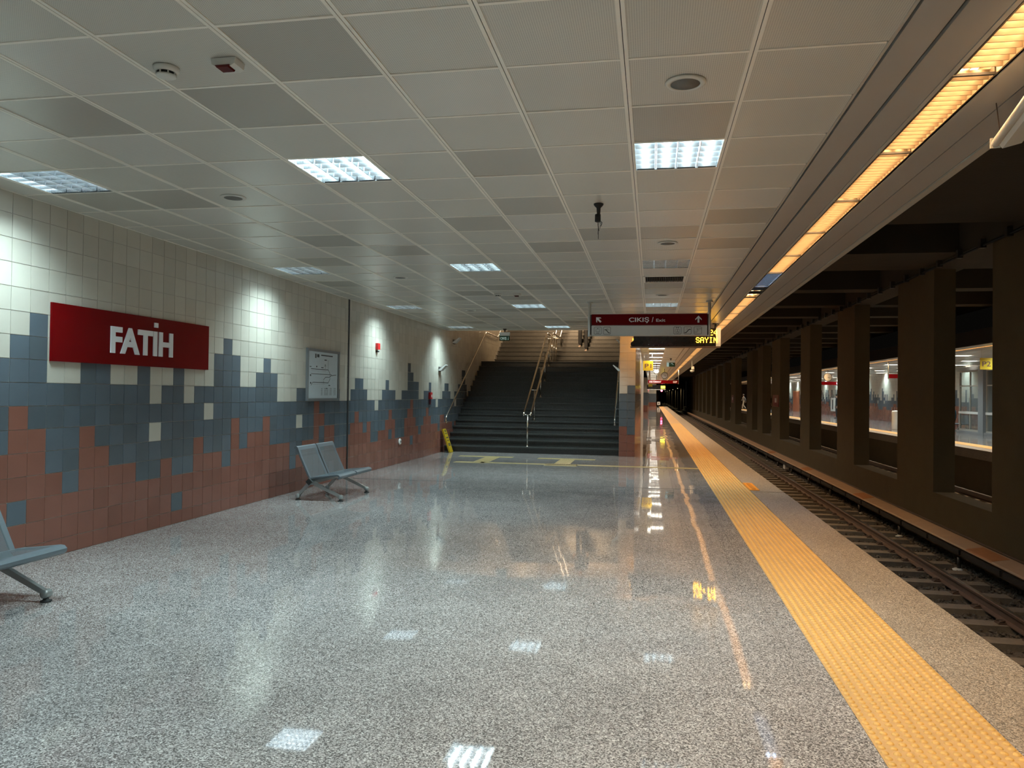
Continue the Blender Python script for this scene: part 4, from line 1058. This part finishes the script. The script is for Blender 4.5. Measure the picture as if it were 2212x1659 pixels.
# sleepers with clips
sl_ = empty('sleeper', (0, 0, 0))
MB().prism([(-.14, -1.36), (-.12, -1.2), (.12, -1.2), (.14, -1.36)], 'x', 2.25, 4.85).build('beam', M['sleeper'], sl_)
for x in (4.27-.11, 4.27+.11):
    MB().box(x-.045, -.06, -1.2, x+.045, .06, -1.178).tube([(x-.03, -.05, -1.165), (x+.03, -.04, -1.16), (x+.04, .03, -1.16), (x-.03, .05, -1.165)], .011, 6).build('rail_clip', M['rust'], sl_)
tsl = tree_of(sl_)
sfar = empty('sleeper', (0, 0, 0)); MB().prism([(-.14, -1.36), (-.12, -1.2), (.12, -1.2), (.14, -1.36)], 'x', 2.25, 4.85).build('beam', M['sleeper'], sfar); tsfr = tree_of(sfar)
y = 6.6; i = 0; fu = False; ff = False
while y < 112:
    if y < 34: o = copy_tree(sl_, None, tsl) if fu else sl_; fu = True
    else: o = copy_tree(sfar, None, tsfr) if ff else sfar; ff = True
    o.location = (0, y, 0); tag(o, (f'{ORD[i]} concrete sleeper beside the platform edge, counted from the lower right corner' if i < 20 else 'distant concrete sleeper of the near track'), 'sleeper', 'concrete sleepers of the near track'); y += .71; i += 1
y = 14.0
while y < 60:
    o = copy_tree(sfar, None, tsfr); o.location = (FL-7.1, y, 0); tag(o, 'concrete sleeper of the far track', 'sleeper', 'concrete sleepers of the far track'); y += .71
# ballast
b_ = MB(); rb = random.Random(9)
def stone(x, y, z, r_):
    k = len(b_.v); ax = [rb.uniform(.6, 1.2)*r_ for _ in range(3)]; a0 = rb.random()*6
    pts = [(1, 0, 0), (0, 1, 0), (-1, 0, 0), (0, -1, 0), (0, 0, 1), (0, 0, -1)]
    for (a, c, d) in pts:
        X_ = a*ax[0]+rb.uniform(-.2, .2)*r_; Y_ = c*ax[1]+rb.uniform(-.2, .2)*r_; Z_ = d*ax[2]*.8
        b_.v.append((x+X_*math.cos(a0)-Y_*math.sin(a0), y+X_*math.sin(a0)+Y_*math.cos(a0), z+Z_))
    for f_ in ((0, 1, 4), (1, 2, 4), (2, 3, 4), (3, 0, 4), (1, 0, 5), (2, 1, 5), (3, 2, 5), (0, 3, 5)):
        b_.f.append(tuple(k+q for q in f_)); b_.mi.append(0); b_.sm.append(False)
y = 7.0
while y < 70:
    dens = 1 if y < 24 else (.55 if y < 40 else .3)
    for _ in range(int(24*dens)):
        ph = ((y-6.6) % .71)
        x = rb.uniform(3.3, 5.3); yy = y+rb.uniform(0, .1)
        ph = ((yy-6.6) % .71)
        if x < 4.9 and (ph < .14 or ph > .57): 
            if rb.random() < .93: continue
        stone(x, yy, -1.27+rb.uniform(-.02, .03), rb.uniform(.02, .042) if y < 40 else .05)
    y += .055 if y < 24 else .1
o = b_.build('ballast', M['stone'], fixn=False); tag(o, 'dark crushed stone ballast between the sleepers', 'ballast', kind='stuff')
b_ = MB(); b_.box(XE-.1, YB, TZ, 5.27, 109, -1.275); b_.box(6.01, YB, TZ, XR, 106.9, -1.275)
o = b_.build('ballast_bed', M['stone']); tag(o, 'packed stone bed under the sleepers', 'ballast', kind='stuff')
# third rail
o = empty('conductor_rail', (4.98, 10, -1.1), 'conductor rail with long beige cover board beside the parapet', 'conductor rail')
def R_(b_): return b_
b_ = MB(); b_.prism([(-.15, .245), (-.135, .262), (.13, .305), (.15, .295), (.15, .28), (-.15, .232)], 'y', -16, 100)
for k in range(0): pass
b_.build('cover_board', M['cover'], o)
b_ = MB(); b_.prism([(.12, .0), (.15, .0), (.15, .28), (.12, .28)], 'y', -16, 100); b_.build('back_board', M['darks'], o)
MB().prism([(-.06, .05), (.04, .05), (.04, .12), (.01, .13), (.01, .17), (-.04, .17), (-.04, .13), (-.06, .12)], 'y', -16, 100).build('steel_rail', M['rust'], o)
b_ = MB(); y = -4.0
while y < 60:
    b_.box(-.16, y-.0, .12, -.13, y+1.35, .20); y += 1.45
b_.build('side_board', M['darks'], o)
y = 10.45
while y < 100:
    MB().lathe([(.07, -.165), (.085, -.155), (.08, -.145), (.045, -.125)], (-.10, y-10, 0), 14).build('insulator', M['white'], o); MB().lathe([(.03, -.125), (.03, .05)], (-.08, y-10, 0), 10).build('bracket', M['darks'], o); y += 3.0
for y in (12.1, 18.9, 25.6, 33.0): MB().prism([(-.15, .250), (-.135, .268), (.10, .304), (.10, .296)], 'y', y-10, y-9.1).build('cover_plate', noise_mat('brown_plate', (.42, .18, .07), .6), o)
MB().box(-.10, 19.7, -.08, .05, 20.1, .12).build('junction_box', M['offw'], o)
o = empty('floor_cables', (5.42, 10, -.98), 'bundle of brown cables on the ledge under the parapet', 'cable')
for k in range(4):
    MB().tube([(-.11+.07*k, -16+6*j, .02+.01*math.sin(j*1.3+k)) for j in range(20)], .02, 6).build('cable', M['rust'], o)
# ================================================================== TUNNEL (far end)
for nm, q in (('wall_tunnel_end', (.6, 330, -1.4, 5.9, 330.5, 5)), ('wall_tunnel_right', (5.62, 140, -1.4, 5.9, 330, 4.6)), ('wall_tunnel_left', (.6, 109.5, -1.4, .88, 330, 4.6)), ('ceiling_tunnel', (.88, 140.1, 3.62, 5.62, 330, 3.9))):
    struct(MB().box(*q).build(nm, M['concd']))
for i in range(9):
    y = 142+i*16
    o = MB().box(5.2, y, -1.27, 5.6, y+1.5, 2.9).box(.9, y, 2.9, 5.6, y+1.5, 3.6).box(.9, y, -1.27, 1.1, y+1.5, 2.9).build('tunnel_rib', M['conc'])
    tag(o, f'{ORD[i]} concrete rib of the far tunnel, counted from the platform end', 'tunnel rib', 'tunnel ribs')
    if i % 2 == 0:
        q = empty('tunnel_lamp', (4.6, y+.75, 2.85), f'small lamp under the {ORD[i]} rib of the far tunnel', 'lamp', 'tunnel lamps'); MB().box(-.03, -.2, -.05, .03, .2, .049).build('lens', emit_mat('tunnel_lens', (1, .85, .5), 1.0), q)
        area('tunnel_lamp_light', (0, 0, -.06), .3, .5, 26, (1, .85, .5), 175, q)
o = empty('signal_light', (1.35, 112, 2.2), 'red signal light past the platform end', 'signal'); MB().box(-.2, 0, -.35, .2, .2, .35).build('case', M['black'], o)
MB().lathe([(.14, -.02), (.001, -.03)], (.02, 0, .0), 16, axis='y').build('lens', M['sigr'], o); MB().tube([(0, .1, -.35), (0, .1, -2.2)], .05, 8).build('post', M['darks'], o)
o = empty('track_sign', (.92, 105.5, .42), 'small white square plate at the platform end', 'sign'); MB().box(-.2, 0, -.22, .2, .02, .22).build('panel', M['white'], o); MB().tube([(0, .03, -.22), (0, .03, -.42)], .02, 6).build('post', M['darks'], o)
MB().box(-.1, -.003, -.1, .08, 0, .1).build('marking', M['grey'], o)

# ================================================================== OPPOSITE PLATFORM THINGS
# glass lift enclosure: framed panes on the track side
o = empty('glass_enclosure', (13.6, 35.1, 0), 'steel framed glass enclosure on the opposite platform', 'glass enclosure')
def fr(b_, y0, y1, z0, z1, w_=.07): 
    b_.box(-.04, y0, z0, .04, y0+w_, z1); b_.box(-.04, y1-w_, z0, .04, y1, z1); b_.box(-.04, y0+w_, z0, .04, y1-w_, z0+w_); b_.box(-.04, y0+w_, z1-w_, .04, y1-w_, z1)
for (ya, yb) in ((-.1, 2.2), (-4.2, -.6)):
    ym = (ya+yb)/2
    b_ = MB(); fr(b_, ya, yb, .12, 2.75); b_.box(-.03, ym-.03, .19, .03, ym+.03, 2.68); b_.box(-.03, ya+.07, 2.05, .03, ym-.03, 2.10); b_.box(-.03, ym+.03, 2.05, .03, yb-.07, 2.10)
    b_.build('frame', M['bframe'], o); MB().box(-.06, ya, .86, .05, yb, .96).build('mid_rail', M['white'], o)
    MB().box(-.008, ya+.05, .15, .008, yb-.05, 2.7).build('pane', M['glass'], o)
MB().box(-.15, -.6, 0, .25, -.1, 2.9).build('corner_post', noise_mat('post_grey', (.25, .27, .29), .5), o)
MB().box(-.12, -4.4, 0, .3, 2.3, .12).build('plinth', noise_mat('plinth_grey', (.25, .26, .28), .4), o)
MB().box(-.12, -4.4, 2.75, 1.2, 2.3, 2.9).build('roof', noise_mat('roof_grey', (.35, .36, .36), .4), o)
MB().box(1.1, -4.4, .12, 1.2, 2.3, 2.75).build('back_panel', M['darks'], o)
# door in opposite wall
q = MB(); q.box(XW2-.06, 85.5, 0, XW2-.01, 85.62, 2.15, 1); q.box(XW2-.06, 82.2, 0, XW2-.01, 82.32, 2.15, 1); q.box(XW2-.06, 82.32, 2.03, XW2-.01, 85.5, 2.15, 1); q.box(XW2-.045, 82.32, 0, XW2-.012, 85.5, 2.03, 0)
struct(q.build('door_1', [M['doorr'], noise_mat('door_frame', (.55, .22, .10), .5)]))
o = empty('wall_poster', (XW2-.012, 67.5, .92), 'pale advertising poster with dark logo stripe on the opposite wall', 'poster')
MB().box(-.02, -.8, -.56, 0, .8, .56).build('print', M['white'], o); MB().box(-.024, -.12, -.4, -.02, .25, .4).build('marking', M['ink'], o)
o = empty('waste_bin', (11.5, 39.3, 0), 'white rounded bin at the opposite platform, beside the second column gap', 'bin')
MB().lathe([(.16, 0), (.17, .03), (.17, .85), (.15, .9), (.001, .92)], (0, 0, 0), 20).build('body', M['white'], o)

# ================================================================== PEOPLE
def person(name, loc, rz, joints, mats, lab, shoe='shoe', hair=True):
    """mats: function z-> index; body grown by a skin modifier from one joint graph"""
    root = empty(name, loc, lab, 'person', rz=rz)
    V = []; E_ = []; R2 = []
    idx = {}
    def add(k, p, r_): idx[k] = len(V); V.append(p); R2.append(r_)
    J = joints
    rad = dict(pelvis=.125, waist=.115, chest=.135, neckb=.075, neck=.052, jaw=.062, head=.092, crown=.070, shL=.058, shR=.058, elL=.042, elR=.042, wrL=.027, wrR=.027, paL=.033, paR=.033,
               hpL=.088, hpR=.088, knL=.072, knR=.072, anL=.064, anR=.064)
    for k, p in J.items(): add(k, p, rad[k])
    ed = [('pelvis', 'waist'), ('waist', 'chest'), ('chest', 'neckb'), ('neckb', 'neck'), ('neck', 'jaw'), ('jaw', 'head'), ('head', 'crown'),
          ('chest', 'shL'), ('chest', 'shR'), ('shL', 'elL'), ('shR', 'elR'), ('elL', 'wrL'), ('elR', 'wrR'), ('wrL', 'paL'), ('wrR', 'paR'),
          ('pelvis', 'hpL'), ('pelvis', 'hpR'), ('hpL', 'knL'), ('hpR', 'knR'), ('knL', 'anL'), ('knR', 'anR')]
    for a, c in ed: E_.append((idx[a], idx[c]))
    for s_ in 'LR':   # fingers
        w1, p1 = Vector(J['wr'+s_]), Vector(J['pa'+s_]); d = (p1-w1).normalized(); side = Vector((0, 1, 0)); side = (side-d*side.dot(d)).normalized()
        for f_, (off, ln) in enumerate(((-.026, .062), (-.009, .072), (.009, .068), (.025, .052))):
            b0 = p1+d*.03+side*off; b1 = b0+d*ln*.6; b2 = b1+d*ln*.4+Vector((0, 0, -.0))+side*0+Vector((.012, 0, 0))
            i0 = len(V); V.extend([tuple(b0), tuple(b1), tuple(b2)]); R2.extend([.010, .0085, .0075]); E_.extend([(idx['pa'+s_], i0), (i0, i0+1), (i0+1, i0+2)])
        t0 = p1-d*.01-side*.035; t1 = t0+d*.04-side*.012; i0 = len(V); V.extend([tuple(t0), tuple(t1)]); R2.extend([.012, .009]); E_.extend([(idx['pa'+s_], i0), (i0, i0+1)])
    me = bpy.data.meshes.new('body'); me.from_pydata([tuple(v) for v in V], E_, [])
    ob = bpy.data.objects.new('body', me); COL.objects.link(ob)
    mo = ob.modifiers.new('skin', 'SKIN'); mo.use_smooth_shade = True
    for i, r_ in enumerate(R2): me.skin_vertices[0].data[i].radius = (r_, r_)
    me.skin_vertices[0].data[idx['pelvis']].use_root = True
    me.skin_vertices[0].data[idx['chest']].radius = (.16, .105); me.skin_vertices[0].data[idx['waist']].radius = (.135, .10)
    sb = ob.modifiers.new('sub', 'SUBSURF'); sb.levels = 2; sb.render_levels = 2
    bpy.context.view_layer.update()
    nm = bpy.data.meshes.new_from_object(ob.evaluated_get(bpy.context.evaluated_depsgraph_get()))
    bpy.data.objects.remove(ob); nm.name = 'body'
    for k in ('skin', mats[0], mats[1]): nm.materials.append(M[k])
    wz = J['waist'][2]-.03; nk = J['neck'][2]-.02
    wr = [Vector(J['wrL']), Vector(J['wrR'])]; leg = {'hpL', 'hpR', 'knL', 'knR', 'anL', 'anR', 'pelvis'}
    segs = [(Vector(J[a]), Vector(J[c]), 2 if (a in leg and c in leg) else 1) for a, c in ed if a[:2] != 'wr' and a not in ('neckb', 'neck', 'jaw', 'head')]
    def sd(p, a, c):
        t = max(0, min(1, (p-a).dot(c-a)/((c-a).length_squared+1e-9))); return (p-(a+(c-a)*t)).length
    for p in nm.polygons:
        c = p.center; p.use_smooth = True
        if c.z > nk and (c-Vector(J['head'])).length < .35: p.material_index = 0; continue
        if min((c-q).length for q in (Vector(J['paL']), Vector(J['paR']))) < .065 or min((c-q-(q-u)*1.2).length for q, u in ((Vector(J['paL']), wr[0]), (Vector(J['paR']), wr[1]))) < .09: p.material_index = 0; continue
        p.material_index = min(segs, key=lambda s_: sd(c, s_[0], s_[1]))[2]
    o = bpy.data.objects.new('body', nm); COL.objects.link(o); o.parent = root
    for s_ in 'LR':
        a = Vector(J['an'+s_])
        b_ = MB(); z0 = a.z-.075
        prof = [(-.075, .035, .05), (-.04, .042, .085), (.02, .043, .085), (.08, .046, .06), (.15, .048, .045), (.195, .035, .03), (.21, .015, .02)]
        rings = []
        for (x, w_, h_) in prof:
            k = len(b_.v); rings.append(k)
            for (u, v) in ((-1, 0), (-1, .45), (-.6, .9), (0, 1), (.6, .9), (1, .45), (1, 0)): b_.v.append((a.x+x, a.y+u*w_, z0+v*h_))
        for k0, k1 in zip(rings[:-1], rings[1:]):
            for t in range(6): b_.f.append((k0+t, k0+t+1, k1+t+1, k1+t)); b_.mi.append(0); b_.sm.append(True)
            b_.f.append((k0+6, k0, k1, k1+6)); b_.mi.append(0); b_.sm.append(False)
        b_.f.append(tuple(rings[0]+t for t in range(7))[::-1]); b_.f.append(tuple(rings[-1]+t for t in range(7))); b_.mi += [0, 0]; b_.sm += [False, False]
        b_.build('shoe', M[shoe], root)
    h = Vector(J['head']); f_ = MB()
    # hair cap
    hc = MB(); hc.lathe([(.100, -.02), (.108, .02), (.104, .06), (.078, .105), (.035, .128), (.001, .132)], (h.x-.016, h.y, h.z), 20); hc.build('hair', M['hair'], root)
    # face: nose, eyes, mouth, ears
    fx = h.x+.088
    MB().prism([(fx-.01, h.z+.01), (fx+.022, h.z-.025), (fx-.006, h.z-.03)], 'y', h.y-.010, h.y+.010).build('nose', M['skin'], root)
    for s_ in (-1, 1):
        MB().lathe([(.001, -.008), (.010, 0), (.001, .008)], (fx-.006, h.y+s_*.030, h.z+.008), 10, axis='x').build('eye', M['hair'], root)
        MB().lathe([(.001, -.012), (.026, -.004), (.026, .004), (.001, .012)], (h.x-.005, h.y+s_*.095, h.z-.01), 12, axis='y').build('ear', M['skin'], root)
    MB().box(fx-.012, h.y-.022, h.z-.052, fx-.001, h.y+.022, h.z-.046).build('mouth', noise_mat('lips', (.35, .12, .10), .5), root)
    return root
def pose(kind):
    J = dict(pelvis=(0, 0, .93), waist=(0, 0, 1.08), chest=(.01, 0, 1.30), neckb=(0, 0, 1.45), neck=(.01, 0, 1.50), jaw=(.03, 0, 1.57), head=(.025, 0, 1.64), crown=(.01, 0, 1.70),
             shL=(0, .17, 1.41), shR=(0, -.17, 1.41), elL=(-.03, .21, 1.14), elR=(-.02, -.21, 1.14), wrL=(.05, .22, .91), wrR=(.06, -.22, .91), paL=(.07, .22, .84), paR=(.08, -.22, .84),
             hpL=(0, .09, .90), hpR=(0, -.09, .90), knL=(.02, .10, .49), knR=(.02, -.10, .49), anL=(-.01, .10, .085), anR=(-.01, -.10, .085))
    if kind == 'stand': J['anL'] = (-.02, .11, .075); J['anR'] = (-.02, -.11, .075)
    if kind == 'walk':
        J.update(knL=(.17, .09, .52), anL=(.20, .09, .10), knR=(-.02, -.09, .48), anR=(-.30, -.09, .16), elL=(-.14, .21, 1.17), wrL=(-.16, .22, .93), paL=(-.15, .22, .86), elR=(.05, -.21, 1.14), wrR=(.22, -.20, .99), paR=(.27, -.20, .94))
    if kind == 'down':   # descending stairs: front foot one step lower
        J.update(knL=(.19, .11, .53), anL=(.22, .12, -.08), knR=(.10, -.10, .52), anR=(-.06, -.12, .075), elR=(-.10, -.22, 1.15), wrR=(.04, -.24, .95), paR=(.08, -.24, .89))
    if kind == 'sit':
        J.update(pelvis=(0, 0, .46), waist=(-.02, 0, .61), chest=(.0, 0, .83), neckb=(.02, 0, .98), neck=(.035, 0, 1.03), jaw=(.06, 0, 1.10), head=(.055, 0, 1.17), crown=(.04, 0, 1.23), shL=(.01, .17, .94), shR=(.01, -.17, .94),
                 elL=(.05, .21, .68), elR=(.05, -.21, .68), wrL=(.27, .15, .60), wrR=(.27, -.15, .60), paL=(.33, .12, .59), paR=(.33, -.12, .59), hpL=(.02, .09, .44), hpR=(.02, -.09, .44), knL=(.42, .10, .47), knR=(.42, -.10, .47), anL=(.40, .10, .075), anR=(.36, -.10, .075))
    return J
nstep = 4
person('person', (-2.33, 25.2+TR*3+.10, 2.5+RI*4), math.radians(-90), pose('down'), ('coat', 'jean'), 'person in dark trousers and pale shoes coming down the upper stairs')
person('person', (13.2, 58.6, 0), math.radians(180), pose('stand'), ('coat', 'coat'), 'person dressed in black standing on the opposite platform', shoe='coat')
person('person', (10.4, 91.3, 0), math.radians(200), pose('walk'), ('grey', 'khaki'), 'far person in light trousers walking on the opposite platform', shoe='coat')
person('person', (14.2, 39.7, 0), math.radians(180), pose('sit'), ('teal', 'jean'), 'person in teal seated by the wall beside the glass enclosure', shoe='coat')
o = empty('platform_bench', (14.5, 39.7, 0), 'steel bench under the seated person on the opposite platform', 'bench')
MB().box(-.45, -.6, .30, .15, .6, .335).build('seat', M['bench'], o); MB().box(.12, -.6, .335, .16, .6, .75).build('backrest', M['bench'], o)
for yy in (-.5, .5):
    for xx in (-.4, .1): MB().tube([(xx, yy, 0), (xx*.3, yy, .3)], .02, 8).build('leg', M['legm'], o)
